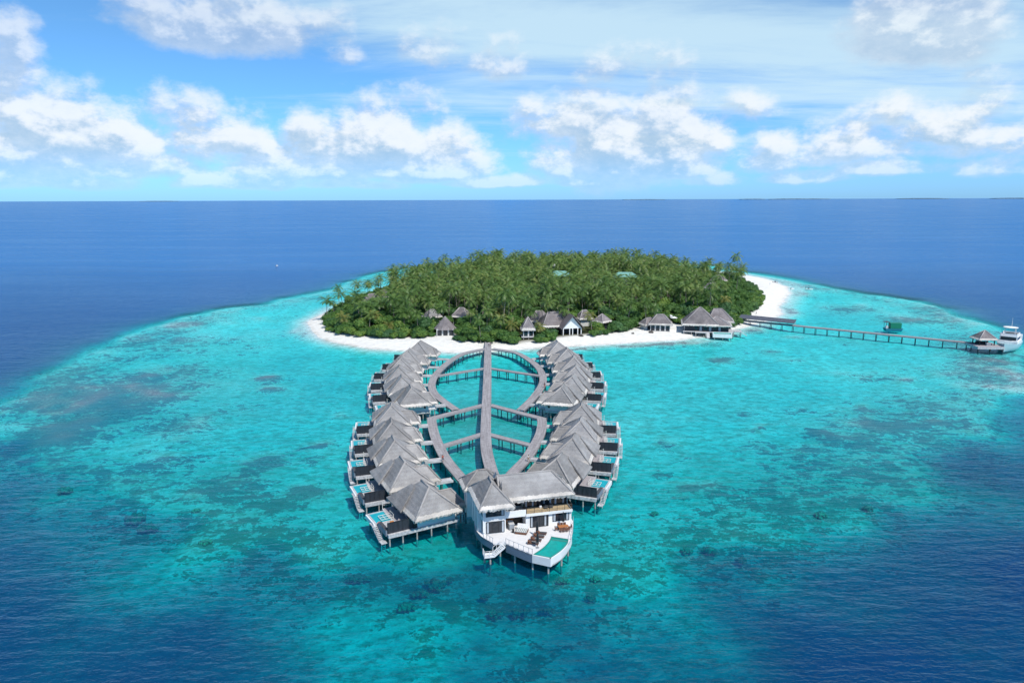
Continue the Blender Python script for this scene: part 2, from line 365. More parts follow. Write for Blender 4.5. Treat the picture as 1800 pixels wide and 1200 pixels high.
def ground(X, Y):
    """height of sand / sea floor, and coral cover"""
    wx = X+vnoise(X, Y, 30, 3)*3; wy = Y+vnoise(X, Y, 30, 4)*3
    sr = sdist(wx, wy, REEF)
    si = -sdist(X+vnoise(X, Y, 12, 5, 2)*1.0, Y+vnoise(X, Y, 12, 6, 2)*1.0, SHORE)
    front = np.clip((250-Y)/90, 0, 1)*np.clip(1-np.abs(X-10)/260, 0.35, 1)
    pn = vnoise(X, Y, 22, 9, 4)
    out = np.maximum(0, -(sr-12*front)+pn*(6+20*front)+1)
    slope = 0.42*(1-front)+0.22*front
    base = 1.5+0.35*vnoise(X, Y, 60, 12)+0.25*vnoise(X, Y, 9, 13)+np.clip((16-sr)/16, 0, 1)*(-0.35)*(1-front)
    dep = base+out*slope+front*0.9*np.clip((70-sr)/60, 0, 1)
    far = np.clip((Y-380)/120, 0, 1)
    ramp = np.where(si > 0, si*(0.10-0.055*far)+(np.maximum(si, 0)/22)**3, 0)
    k = 0.5; hmix = np.clip(0.5+0.5*(dep-ramp)/k, 0, 1)
    d_ = dep*(1-hmix)+ramp*hmix-k*hmix*(1-hmix)
    z = np.where(si > 0, -d_, np.minimum(1.7, -si*0.13)+0.06*vnoise(X, Y, 4, 21, 2)*np.clip(-si/4, 0, 1))
    cor = np.zeros(X.shape)
    qx = X+vnoise(X, Y, 14, 31)*5; qy = Y+vnoise(X, Y, 14, 32)*6
    for ax, ay, rx, ry, kk in CW:
        r2 = ((qx-ax)/rx)**2+((qy-ay)/ry)**2
        cor = np.maximum(cor, kk*np.exp(-r2*0.9))
    edge = np.exp(-((sr-14)/18)**2)*0.55
    cor = np.maximum(cor, edge)
    cor = cor*1.2*np.clip(si/2.5, 0, 1)
    flat = np.clip((np.abs(X+8)-55)/60, 0, 1)*np.clip((si-50)/60, 0, 1)
    cor2 = np.clip(cor+0.16+0.13*flat+(0.24+0.12*flat)*vnoise(X, Y, 24, 51, 3), 0, 1.3)
    lift = np.clip(cor, 0, 1)*np.clip(0.75+0.5*vnoise(X, Y, 5, 61, 2), 0.2, 1.2)
    z = np.where((si > 3) & (z > -3.0), np.minimum(z+lift*1.1, -0.32), z)
    return z, cor2*np.clip(si/4, 0, 1), si
def axis(parts):
    out = []
    for a, b, n in parts: out += list(np.linspace(a, b, n, endpoint=False))
    out.append(parts[-1][1]); return np.array(out)
XS = axis([(-60000, -20000, 4), (-20000, -6000, 5), (-6000, -1500, 8), (-1500, -420, 12), (-420, -240, 20), (-240, 280, 190), (280, 500, 24), (500, 1500, 12), (1500, 6000, 8), (6000, 20000, 5), (20000, 60000, 4)])
YS = axis([(-1500, -100, 8), (-100, 50, 12), (50, 330, 120), (330, 740, 130), (740, 1500, 14), (1500, 6000, 8), (6000, 20000, 6), (20000, 60000, 6)])
GX, GY = np.meshgrid(XS, YS)
def grid_faces(ny, nx, mask=None):
    i = np.arange((ny-1)*(nx-1)); r = i//(nx-1); c = i % (nx-1); a = r*nx+c
    F = np.stack([a, a+1, a+nx+1, a+nx], 1)
    return F if mask is None else F[mask.ravel()]
gz, gcor, gsi = ground(GX, GY)
far_m = (GX < -400) | (GX > 480) | (GY > 730) | (GY < 52)
gz = np.where(far_m, -40.0, np.maximum(gz, -40.0))
dep = np.clip(-gz, 0.0, 40.0)
gz = np.where(dep > 1.5, -(1.5+1.6*(1-np.exp(-(dep-1.5)/6.0))), gz)
kk = np.array([1.15, 0.055, 0.045])
T1 = np.exp(-dep[..., None]*kk)
fr_ = np.clip((250-GY)/90, 0, 1)
S = 1-np.exp(-(0.05*fr_+0.17*(1-fr_))*np.maximum(dep-1.2*(1-fr_), 0)-0.008*dep**1.6)
trans = T1*(1-S)[..., None]
far_sheen = np.clip((GY-230)/500, 0, 1)  # far water lightened in its own colour, standing in for reflected sky
scat = np.stack([0.002+0.012*far_sheen, 0.038+0.092*far_sheen+0.17*np.exp(-dep/5.5), 0.145+0.225*far_sheen+0.22*np.exp(-dep/5.5)], -1)*(S[..., None])
one = np.ones(dep.shape+(1,))
# -------- sea surface
m, t, out = new_mat("sea_water")
geo = t.node('ShaderNodeNewGeometry'); pos = geo.outputs['Position']
at = t.node('ShaderNodeAttribute', attribute_name='trans'); asx = t.node('ShaderNodeAttribute', attribute_name='scat')
wd = t.mapping(pos, rot=(0, 0, R(-9)), scale=(0.30, 1.0, 1.0))
wd2 = t.mapping(pos, rot=(0, 0, R(-24)), scale=(0.5, 1.0, 1.0))
nA = t.noise(wd, 0.55, 3, 0.5, 0.3); nB = t.noise(wd2, 1.7, 3, 0.55, 0.4)
nC = t.noise(t.mapping(pos, rot=(0, 0, R(14)), scale=(0.5, 1, 1)), 0.11, 3, 0.5)
bigs = t.noise(t.mapping(pos, rot=(0, 0, R(6)), scale=(0.25, 1, 1)), 0.012, 5, 0.6)
hgt = t.math('ADD', t.math('MULTIPLY', nA, 0.62), t.math('MULTIPLY', nB, 0.24))
hgt = t.math('ADD', hgt, t.math('MULTIPLY', nC, 0.9))
depa = t.node('ShaderNodeAttribute', attribute_name='depthm')
calm = t.ss(depa.outputs['Fac'], 1.0, 9.0, 0.32, 1.0)
strg = t.math('MULTIPLY', calm, t.ss(bigs, 0.35, 0.65, 0.75, 1.1))
bmp = t.bump(hgt, 1.0, strg)
di = t.node('ShaderNodeBsdfDiffuse'); t.put(di.inputs['Color'], asx.outputs['Color']); t.put(di.inputs['Normal'], bmp)
tr = t.node('ShaderNodeBsdfTransparent'); t.put(tr.inputs['Color'], at.outputs['Color'])
ad = t.node('ShaderNodeAddShader'); t.l.new(di.outputs[0], ad.inputs[0]); t.l.new(tr.outputs[0], ad.inputs[1])
gl = t.node('ShaderNodeBsdfGlossy'); gl.inputs['Roughness'].default_value = 0.12; t.put(gl.inputs['Normal'], bmp); t.put(gl.inputs['Color'], (0.72, 0.88, 1.0, 1))
fr = t.node('ShaderNodeFresnel'); fr.inputs['IOR'].default_value = 1.33; t.put(fr.inputs['Normal'], bmp)
frs = t.math('MINIMUM', t.math('MULTIPLY', fr.outputs[0], 0.85), t.math('MULTIPLY', t.ss(bigs, 0.35, 0.72, 0.30, 0.50), t.ss(depa.outputs['Fac'], 1.0, 7.0, 0.42, 1.0)))
mx = t.node('ShaderNodeMixShader'); t.put(mx.inputs[0], frs); t.l.new(ad.outputs[0], mx.inputs[1]); t.l.new(gl.outputs[0], mx.inputs[2])
t.l.new(mx.outputs[0], out.inputs[0]); SEA = m
sea = np_mesh('sea_water', np.stack([GX, GY, 0*GX], -1).reshape(-1, 3), grid_faces(len(YS), len(XS)), SEA, True,
    {'trans': ('FLOAT_COLOR', np.concatenate([trans, one], -1)), 'scat': ('FLOAT_COLOR', np.concatenate([scat, one], -1)), 'depthm': ('FLOAT', dep)})
tag(sea, kind='structure')
# -------- sand and sea floor
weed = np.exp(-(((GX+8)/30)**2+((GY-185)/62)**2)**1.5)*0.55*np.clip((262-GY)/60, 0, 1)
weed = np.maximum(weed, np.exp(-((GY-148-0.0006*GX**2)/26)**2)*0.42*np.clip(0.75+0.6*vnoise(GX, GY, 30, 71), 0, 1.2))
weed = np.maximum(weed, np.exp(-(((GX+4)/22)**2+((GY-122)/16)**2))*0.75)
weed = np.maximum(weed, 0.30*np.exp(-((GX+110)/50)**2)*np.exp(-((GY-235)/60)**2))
m, t, out = new_mat("sand_and_coral")
geo = t.node('ShaderNodeNewGeometry'); pos = geo.outputs['Position']
ca = t.node('ShaderNodeAttribute', attribute_name='coral').outputs['Fac']
px_, py_, pz_ = t.sep(pos)
st = t.mapping(pos, scale=(0.75, 1, 0.2))
c1 = t.noise(st, 0.09, 6, 0.68); c2 = t.noise(st, 0.36, 6, 0.70); c3 = t.noise(pos, 1.3, 5, 0.72)
cn = t.math('ADD', t.math('ADD', t.math('MULTIPLY', c1, 0.28), t.math('MULTIPLY', c2, 0.40)), t.math('MULTIPLY', c3, 0.32))
cn = t.math('MULTIPLY_ADD', t.math('SUBTRACT', cn, 0.5), 3.4, 0.5)
thr = t.math('MULTIPLY_ADD', ca, -0.52, 0.93)
mask = t.ss(cn, t.math('SUBTRACT', thr, 0.07), t.math('ADD', thr, 0.07))
cc = t.mix(t.ss(c3, 0.35, 0.65), (0.19, 0.11, 0.135), (0.50, 0.33, 0.33))
cc = t.mix(t.ss(t.noise(pos, 0.05, 3), 0.4, 0.6), cc, (0.30, 0.19, 0.22))
cc = t.mix(t.ss(py_, 110, 175, 0.75, 0.0), cc, t.mix(c3, (0.20, 0.14, 0.08), (0.44, 0.32, 0.19)))
wetf = t.ss(pz_, -0.1, 0.35)
sand_w = t.mix(t.ss(t.math('ADD', t.math('MULTIPLY', c2, 0.6), t.math('MULTIPLY', c1, 0.4)), 0.38, 0.60), (0.58, 0.58, 0.54), (0.93, 0.91, 0.88))
rub = t.ss(t.noise(t.mapping(pos, scale=(0.6, 1, 1)), 0.55, 7, 0.78), 0.47, 0.60)
nearf = t.ss(py_, 110, 380, 0.66, 0.24)
sand_w = t.mix(t.math('MULTIPLY', rub, nearf), sand_w, (0.25, 0.27, 0.18))
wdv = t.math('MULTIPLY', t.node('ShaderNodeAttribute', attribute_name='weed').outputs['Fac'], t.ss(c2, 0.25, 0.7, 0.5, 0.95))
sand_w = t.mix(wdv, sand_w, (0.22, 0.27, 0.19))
sand_d = t.mix(t.ss(c2, 0.35, 0.65), (0.78, 0.755, 0.69), (0.90, 0.875, 0.82))
sand_d = t.mix(t.math('MULTIPLY', t.ss(pz_, 0.02, 0.30, 1.0, 0.0), 0.35), sand_d, (0.62, 0.55, 0.44))
sand_ = t.mix(wetf, sand_w, sand_d)
soil = t.node('ShaderNodeAttribute', attribute_name='soil').outputs['Fac']
col = t.mix(t.math('MULTIPLY', mask, t.ss(ca, 0.05, 0.4, 0.55, 0.92)), sand_, cc)
col = t.mix(soil, col, t.mix(c3, (0.03, 0.035, 0.015), (0.07, 0.08, 0.03)))
b = t.node('ShaderNodeBsdfPrincipled'); t.put(b.inputs['Base Color'], col); b.inputs['Roughness'].default_value = 0.95; b.inputs['Specular IOR Level'].default_value = 0.1
t.put(b.inputs['Normal'], t.bump(cn, 0.5, 0.8)); t.l.new(b.outputs[0], out.inputs[0]); SANDM = m
def floor_sheet(name, mask):
    V = np.stack([GX, GY, gz], -1).reshape(-1, 3); F = grid_faces(len(YS), len(XS), mask)
    used = np.unique(F); rem = np.full(len(V), -1); rem[used] = np.arange(len(used))
    svg = sdist(GX, GY, VEG).ravel()
    soil_ = np.clip((svg-2.5)/5, 0, 1)
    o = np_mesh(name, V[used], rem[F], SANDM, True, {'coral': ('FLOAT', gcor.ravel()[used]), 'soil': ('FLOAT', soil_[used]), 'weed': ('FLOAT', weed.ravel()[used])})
    return tag(o, kind='structure')
czm = (gz[:-1, :-1]+gz[1:, 1:]+gz[1:, :-1]+gz[:-1, 1:])/4
cx_ = (GX[:-1, :-1]+GX[1:, 1:])/2; cy_ = (GY[:-1, :-1]+GY[1:, 1:])/2
inr = (cx_ > -400) & (cx_ < 480) & (cy_ < 730) & (cy_ > 52)
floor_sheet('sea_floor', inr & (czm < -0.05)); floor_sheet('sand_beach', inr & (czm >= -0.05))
# low islands on the horizon
m_far = paint('hazed_forest', (0.18, 0.27, 0.33), 0.9, 0.2, 0.002)  # pale blue of distance haze put into the island colour
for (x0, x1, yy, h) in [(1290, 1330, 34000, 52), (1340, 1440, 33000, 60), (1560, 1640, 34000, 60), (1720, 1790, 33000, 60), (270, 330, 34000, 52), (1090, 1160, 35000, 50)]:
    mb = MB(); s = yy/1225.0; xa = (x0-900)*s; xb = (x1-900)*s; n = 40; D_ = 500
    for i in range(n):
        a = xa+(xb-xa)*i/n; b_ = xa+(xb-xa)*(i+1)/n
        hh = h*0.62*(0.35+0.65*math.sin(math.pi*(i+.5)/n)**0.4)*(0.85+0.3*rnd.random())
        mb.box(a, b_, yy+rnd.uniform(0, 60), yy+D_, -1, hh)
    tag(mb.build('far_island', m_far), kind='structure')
def ground_z(x, y):
    return float(ground(np.array([[x]]), np.array([[y]]))[0][0, 0])
# ------------------------------------------------------------------ materials
def thatch_mat(name, c1, c2):
    m, t, out = new_mat(name)
    tc = t.node('ShaderNodeTexCoord'); oi = t.node('ShaderNodeObjectInfo')
    v = t.vmath('ADD', tc.outputs['Object'], t.vmath('SCALE', (37., 17., 23.), oi.outputs['Random']))
    fib = t.noise(t.mapping(v, scale=(5, 5, 0.8)), 2.2, 4, 0.7)
    pat = t.noise(v, 0.35, 4, 0.6); fine = t.noise(v, 9.0, 3, 0.7)
    cx = t.sep(v)
    wv = t.math('SINE', t.math('ADD', t.math('MULTIPLY', cx[2], 10.0), t.math('MULTIPLY', pat, 5.0)))
    f = t.math('ADD', t.math('ADD', t.math('MULTIPLY', fib, 0.34), t.math('MULTIPLY', pat, 0.38)), t.math('ADD', t.math('MULTIPLY', fine, 0.25), t.math('MULTIPLY', wv, 0.015)))
    col = t.mix(t.ss(f, 0.34, 0.66), c2, c1)
    k = t.math('MULTIPLY_ADD', oi.outputs['Random'], 0.24, 0.84)
    k = t.math('MULTIPLY', k, t.ss(t.noise(v, 0.16, 3, 0.6), 0.35, 0.65, 0.84, 1.08))
    col = t.mix(1.0, col, t.comb(k, k, k), 'MULTIPLY')
    b = t.node('ShaderNodeBsdfPrincipled'); t.put(b.inputs['Base Color'], col); b.inputs['Roughness'].default_value = 0.95; b.inputs['Specular IOR Level'].default_value = 0.15
    h = t.math('ADD', t.math('MULTIPLY', fib, 0.6), t.math('ADD', t.math('MULTIPLY', fine, 0.4), t.math('MULTIPLY', wv, 0.08)))
    t.put(b.inputs['Normal'], t.bump(h, 0.22, 0.9)); t.l.new(b.outputs[0], out.inputs[0]); return m
THATCH = thatch_mat('grey_thatch', (0.435, 0.425, 0.415), (0.26, 0.25, 0.248))
THATCH2 = thatch_mat('old_thatch', (0.33, 0.29, 0.285), (0.16, 0.145, 0.15))
CAPL = thatch_mat('light_thatch', (0.50, 0.475, 0.45), (0.36, 0.34, 0.33))
FRINGE = thatch_mat('thatch_fringe', (0.80, 0.75, 0.68), (0.55, 0.51, 0.47))
WHITE = paint('white_wall', (0.80, 0.80, 0.79), 0.7, 0.05, 0.7)
OFFW = paint('weathered_white', (0.52, 0.52, 0.53), 0.8, 0.25, 2.0)
DARKW = paint('charcoal_screen', (0.030, 0.035, 0.045), 0.55, 0.25, 2.0, stretch=(3, 3, .3))
BLACKF = paint('black_frame', (0.018, 0.020, 0.024), 0.4, 0.1, 2.0)
DECK = paint('grey_deck', (0.40, 0.37, 0.385), 0.85, 0.16, 1.2, stretch=(1, 6, 1), bump=0.02)
LDECK = paint('pale_deck', (0.74, 0.72, 0.71), 0.8, 0.07, 1.0, stretch=(1, 5, 1))
TDECK = paint('tan_deck', (0.50, 0.38, 0.23), 0.7, 0.15, 1.5, stretch=(5, 1, 1))
PILE = paint('weathered_pile', (0.38, 0.35, 0.33), 0.9, 0.3, 1.2, stretch=(1, 1, .4))
DPILE = paint('dark_pile', (0.075, 0.085, 0.10), 0.8, 0.3, 1.2)
BROWN = paint('brown_wood', (0.17, 0.075, 0.045), 0.55, 0.25, 3.0)
ORANGE = paint('orange_cloth', (0.62, 0.25, 0.06), 0.8, 0.1, 2.0)
TEAK = paint('teak_table', (0.48, 0.19, 0.07), 0.5, 0.2, 3.0)
GREYB = paint('grey_stone', (0.30, 0.32, 0.34), 0.7, 0.1, 2.0)
PINK = paint('pink_vinyl', (0.85, 0.36, 0.30), 0.35, 0.05, 2.0)
ROPE = paint('pale_rope', (0.72, 0.70, 0.64), 0.9, 0.05, 2.0)
DGREY = paint('dark_cushion', (0.07, 0.075, 0.085), 0.9, 0.15, 3.0)
BLUEW = paint('shaded_panel', (0.20, 0.235, 0.29), 0.6, 0.10, 1.0, stretch=(1, 1, 6))  # terrace side panels carry their shade in this blue grey; benches share it
CURT = paint('curtain', (0.42, 0.46, 0.50), 0.9, 0.15, 1.0, stretch=(9, 9, .2))
def simple_gloss(name, c, rough, c2=None, bump=0.0):
    m, t, out = new_mat(name); tc = t.node('ShaderNodeTexCoord')
    n = t.noise(tc.outputs['Object'], 1.3, 3, .5)
    b = t.node('ShaderNodeBsdfPrincipled'); t.put(b.inputs['Base Color'], t.mix(t.ss(n, .35, .65), c, c2 or c)); b.inputs['Roughness'].default_value = rough
    if bump: t.put(b.inputs['Normal'], t.bump(t.noise(tc.outputs['Object'], 3.5, 3, .5), bump))
    t.l.new(b.outputs[0], out.inputs[0]); return m
GLASS = simple_gloss('dark_glass', (0.015, 0.022, 0.03), 0.06, (0.03, 0.035, 0.045))
POOLW = simple_gloss('pool_water', (0.0, 0.33, 0.29), 0.06, (0.0, 0.40, 0.35), 0.05)
POOLB = simple_gloss('plunge_water', (0.01, 0.36, 0.42), 0.06, (0.01, 0.44, 0.50), 0.05)
POOLE = paint('green_tile', (0.04, 0.25, 0.21), 0.3, 0.1, 3.0)
m, t, out = new_mat('boardwalk_planks')
uv = t.node('ShaderNodeAttribute', attribute_name='uvw'); U = uv.outputs['Vector']
s1 = t.noise(t.mapping(U, scale=(0.10, 2.2, 1)), 1.0, 5, 0.7); s2 = t.noise(t.mapping(U, scale=(3.0, 0.7, 1)), 1.0, 3, 0.6)
ux, uy, uz = t.sep(U)
pl = t.math('SINE', t.math('MULTIPLY', ux, 2*math.pi/0.45))
f = t.math('ADD', t.math('MULTIPLY', s1, 0.6), t.math('MULTIPLY', s2, 0.4))
col = t.mix(t.ss(f, 0.36, 0.64), (0.225, 0.205, 0.21), (0.44, 0.42, 0.425))
col = t.mix(t.math('MULTIPLY', t.ss(pl, 0.75, 1.0), 0.35), col, (0.15, 0.13, 0.13))
b = t.node('ShaderNodeBsdfPrincipled'); t.put(b.inputs['Base Color'], col); b.inputs['Roughness'].default_value = 0.85; b.inputs['Specular IOR Level'].default_value = 0.2
t.l.new(b.outputs[0], out.inputs[0]); PLANK = m

# ------------------------------------------------------------------ thatched roof
def hip_roof(name, parent, x0, x1, y0, y1, ze, ra, rb, zr, mat=THATCH, seed=1, thick=0.34, caps=True, ext=None, gable=False, capm=None):
    """ridge from ra to rb (local x, y) at zr over the eave rectangle; ext = outer slope overlap"""
    rr = random.Random(seed)
    A, B, C, D_ = (x0, y0, ze), (x1, y0, ze), (x1, y1, ze), (x0, y1, ze)
    if abs(rb[0]-ra[0]) >= abs(rb[1]-ra[1]):      # ridge along x, ra the low-x end
        Ra, Rb = (ra[0], ra[1], zr), (rb[0], rb[1], zr)
        slopes = [(A, B, Rb, Ra), (B, C, Rb, Rb), (C, D_, Ra, Rb), (D_, A, Ra, Ra)]; hips = [(A, Ra), (B, Rb), (C, Rb), (D_, Ra), (Ra, Rb)]
    else:                                         # ridge along y, ra the low-y end
        Ra, Rb = (ra[0], ra[1], zr), (rb[0], rb[1], zr)
        slopes = [(A, B, Ra, Ra), (B, C, Rb, Ra), (C, D_, Rb, Rb), (D_, A, Ra, Rb)]; hips = [(A, Ra), (B, Ra), (C, Rb), (D_, Rb), (Ra, Rb)]
    mb = MB()
    def slope(p, q, r_, s_, lift=0.0):
        p, q, r_, s_ = map(Vector, (p, q, r_, s_)); n = max(4, int((q-p).length/0.8)); k = 7
        nrm = (q-p).cross(s_-p if (s_-p).length > 0.01 else r_-p).normalized()
        vs_ = []
        for j in range(k+1):
            v = j/k; L = p.lerp(s_, v); Q = q.lerp(r_, v)
            for i in range(n+1):
                w_ = L.lerp(Q, i/n); inner = 0 < i < n and 0 < j < k
                sag = -0.10*math.sin(math.pi*v)
                w_ = w_+nrm*((rr.uniform(-.05, .05) if inner else 0)+(sag if j not in (0, k) else 0)+lift); vs_.append(w_)
        fs = [(j*(n+1)+i, j*(n+1)+i+1, (j+1)*(n+1)+i+1, (j+1)*(n+1)+i) for j in range(k) for i in range(n)]
        mb.add(vs_, fs)
    for sl in slopes: slope(*sl)
    mb.add([(x0+.25, y0+.25, ze-thick*.8), (x1-.25, y0+.25, ze-thick*.8), (x1-.25, y1-.25, ze-thick*.8), (x0+.25, y1-.25, ze-thick*.8)], [(3, 2, 1, 0)])
    roof = mb.build(name, mat, parent, False)
    fr = MB(); cs = [A, B, C, D_]
    for ei, (a, b_) in enumerate(zip(cs, cs[1:]+cs[:1])):
        a = Vector(a); b_ = Vector(b_); L = (b_-a).length; n = int(L/0.22); dr = (b_-a)/n; o = Vector((dr.y, -dr.x, 0)).normalized()
        dz = Vector((0, 0, 1))
        prev = None
        sd = [(A, B), (B, C), (C, D_), (D_, A)]; run = {0: min(ra[1], rb[1])-y0, 1: x1-max(ra[0], rb[0]), 2: y1-max(ra[1], rb[1]), 3: min(ra[0], rb[0])-x0}[ei]
        kz = (zr-ze)/max(run, .5)
        for i in range(n+1):
            ins = 0.42+rr.uniform(-.08, .08); q = a+dr*min(max(i, 2), n-2) if 0 else a+dr*i; e_ = min(i, n-i)*dr.length; ins = min(ins, e_*.8+.02)
            p = q; top = p-o*ins+dz*(ins*kz+.03); mid = p+o*(0.14+rr.uniform(-.06, .07))-dz*(0.04+rr.uniform(0, .05)); bot = p+o*rr.uniform(-.10, .12)-dz*(thick+.06+rr.uniform(-.12, .22))
            if prev:
                fr.quad(prev[0], top, mid, prev[1]); fr.v[-4:] = [tuple(prev[1]), tuple(mid), tuple(top), tuple(prev[0])]
                fr.quad(prev[2], bot, mid, prev[1])
            prev = (top, mid, bot)
    fr.build('eave_fringe', FRINGE, roof)
    if caps:
        c = MB()
        for a, b_ in hips:
            if (Vector(a)-Vector(b_)).length > 0.3: c.tube(Vector(a)+Vector((0, 0, -.05)), Vector(b_)+Vector((0, 0, -.10)), 0.17, 0.22, 8)
        c.build('ridge_cap', capm or CAPL, roof, True)
    if ext:
        ya, yb, dx = ext                           # a second layer of thatch over part of the outer slope
        e = MB(); s0 = Vector((x0-dx, ya, ze-.12)); s1 = Vector((x0-dx, yb, ze-.12)); zt = ze+(zr-ze)*.72; xt = x0+(ra[0]-x0)*.72
        t0 = Vector((xt, ya+(yb-ya)*.35, zt)); t1 = Vector((xt, yb-(yb-ya)*.45, zt)); up = Vector((-.12, 0, .22))
        P = [s0+up, s1+up, t1+up*.6, t0+up*.6, s0-Vector((0, 0, .2)), s1-Vector((0, 0, .2)), t1-Vector((0, 0, .2)), t0-Vector((0, 0, .2))]
        e.add(P, [(3, 2, 1, 0), (0, 1, 5, 4), (3, 0, 4, 7), (1, 2, 6, 5)])
        e.build('thatch_layer', mat, roof)
    return roof

# ------------------------------------------------------------------ boardwalks
def catmull(pts, n=8):
    P = [Vector((*p, 0)) for p in pts]; out_ = []
    for i in range(len(P)-1):
        a = P[max(i-1, 0)]; b_ = P[i]; c = P[i+1]; d_ = P[min(i+2, len(P)-1)]
        for k in range(n):
            u = k/n; out_.append(0.5*((2*b_)+(c-a)*u+(2*a-5*b_+4*c-d_)*u*u+(-a+3*b_-3*c+d_)*u**3))
    out_.append(P[-1]); return out_
def resample(pts, step):
    out_ = [pts[0]]; acc_ = 0
    for a, b_ in zip(pts[:-1], pts[1:]):
        L = (b_-a).length
        while acc_+L >= step:
            k = (step-acc_)/L; a = a.lerp(b_, k); out_.append(a); L = (b_-a).length; acc_ = 0
        acc_ += L
    if acc_ > step*.3: out_.append(pts[-1])
    return out_
def boardwalk(label, pts, width, z, group, curve=True, post_step=5.2, fascia=0.42, post_m=None, zend=None, rail=None, cat='boardwalk', off=1.0):
    C = catmull(pts) if curve else [Vector((*p, 0)) for p in pts]
    T = thing('boardwalk', label, cat, (C[0].x, C[0].y, 0), 0, group)
    o = Vector((C[0].x, C[0].y, 0)); C = [c-o for c in C]
    def nrm(i):
        d_ = (C[min(i+1, len(C)-1)]-C[max(i-1, 0)]); d_.normalize(); return Vector((-d_.y, d_.x, 0))
    V = []; F = []; UV = []; s_ = 0
    for i, c in enumerate(C):
        if i: s_ += (C[i]-C[i-1]).length
        n_ = nrm(i); zz = z if zend is None else z+(zend-z)*(i/(len(C)-1))
        for k, q in enumerate((-.5, -.2, .2, .5)): V.append(c+n_*(q*width)+Vector((0, 0, zz))); UV.append((s_, q*width, 0, 1))
    for i in range(len(C)-1):
        for k in range(3): F.append((i*4+k, (i+1)*4+k, (i+1)*4+k+1, i*4+k+1))
    me = bpy.data.meshes.new('deck'); me.from_pydata([tuple(v) for v in V], [], F); me.update()
    a = me.attributes.new('uvw', 'FLOAT_COLOR', 'POINT'); a.data.foreach_set('color', np.array(UV, dtype=np.float32).ravel())
    me.materials.append(PLANK); dk = bpy.data.objects.new('deck', me); COL.objects.link(dk); dk.parent = T
    for sgn in (-1, 1):
        mb = MB()
        for i in range(len(C)-1):
            zz = z if zend is None else z+(zend-z)*(i/(len(C)-1)); z2_ = z if zend is None else z+(zend-z)*((i+1)/(len(C)-1))
            a_ = C[i]+nrm(i)*(sgn*(width/2-.06)); b_ = C[i+1]+nrm(i+1)*(sgn*(width/2-.06))
            mb.beam((a_.x, a_.y, zz-.012), (b_.x, b_.y, z2_-.012), 0.22, fascia)
        mb.build('edge_beam', post_m or EDGE, T)
    Rs = resample([c.copy() for c in C], post_step)
    for i in range(len(Rs)):
        d_ = (Rs[min(i+1, len(Rs)-1)]-Rs[max(i-1, 0)]); d_.normalize(); n_ = Vector((-d_.y, d_.x, 0))
        if i == 0: continue
        mb = MB(); zg = ground_z(o.x+Rs[i].x, o.y+Rs[i].y)-.3
        for sgn in (-1, 1):
            p = Rs[i]+n_*(sgn*(width/2-.3)); mb.tube((p.x, p.y, zg), (p.x, p.y, z-.2), .15, .13, 7)
        a_ = Rs[i]+n_*(width/2); b_ = Rs[i]-n_*(width/2); mb.beam((a_.x, a_.y, z-.45), (b_.x, b_.y, z-.45), .18, .25)
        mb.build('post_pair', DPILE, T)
    if rail:
        rl = MB(); n = int(rail/1.6)
        for sgn in (-1, 1):
            pr = []
            Rr = resample([c.copy() for c in C], 1.6)[:n]
            for i, c in enumerate(Rr):
                d_ = (Rr[min(i+1, len(Rr)-1)]-Rr[max(i-1, 0)]); d_.normalize(); n_ = Vector((-d_.y, d_.x, 0)); p = c+n_*(sgn*(width/2-.05))
                rl.tube((p.x, p.y, z), (p.x, p.y, z+1.0), .05, .05, 5); pr.append((p.x, p.y, z+1.0))
            rl.path(pr, .045)
        rl.build('railing', OFFW, T)
    return T
EDGE = paint('edge_timber', (0.30, 0.285, 0.30), 0.85, 0.15, 1.0)
GW = 'boardwalks linking the water villas'
boardwalk('long straight central boardwalk running from the beach to the two storey villa', [(-10.9, 318), (-10.3, 300), (-9.5, 272), (-8.35, 232), (-7.6, 202), (-6.95, 178), (-6.2, 164), (-4.6, 151), (-3.6, 146), (-3.2, 140)], 2.7, 2.06, GW)
boardwalk('curved boardwalk round the left side of the far lagoon loop near the beach', [(-10.9, 285.4), (-15, 281.5), (-19.3, 276), (-23.2, 264.5), (-26.2, 247), (-26.9, 232), (-25.2, 219.5), (-21.4, 209.5), (-16.4, 199.2)], 2.4, 2.0, GW, post_step=3.8)
boardwalk('curved boardwalk round the right side of the far lagoon loop near the beach', [(-8, 285.4), (-2, 281), (2.8, 275.2), (8.4, 257.8), (10.5, 242.3), (10, 228.4), (6.8, 213), (2.4, 198.6)], 2.4, 2.0, GW, post_step=3.8)
boardwalk('curved boardwalk on the left of the near loop, ending behind the two storey villa', [(-22.6, 191.6), (-21.9, 186), (-19.6, 174), (-15.8, 159.6), (-10.8, 146.5), (-8, 139.5)], 2.5, 2.012, GW)
boardwalk('curved boardwalk on the right of the near loop, ending behind the two storey villa', [(8.1, 191.0), (8.1, 185), (6.9, 175), (3.6, 160.5), (0.2, 151), (-2.2, 143)], 2.5, 2.012, GW)
boardwalk('slanting left cross walk in the middle of the far loop', [(-9.9, 251.4), (-26.0, 240.2)], 1.7, 1.95, GW, False, 3.9)
boardwalk('slanting right cross walk in the middle of the far loop', [(-8.2, 251.4), (9.6, 239.8)], 1.7, 1.95, GW, False, 3.9)
boardwalk('slanting left cross walk between the far and the near loop', [(-8.6, 204.3), (-23.4, 190.6)], 2.1, 1.97, GW, False, 3.9)
boardwalk('slanting right cross walk between the far and the near loop', [(-6.6, 204.3), (9.0, 190.0)], 2.1, 1.97, GW, False, 3.9)
boardwalk('slanting left cross walk in the middle of the near loop', [(-7.9, 177.6), (-18.2, 167.6)], 1.9, 1.95, GW, False, 3.9)
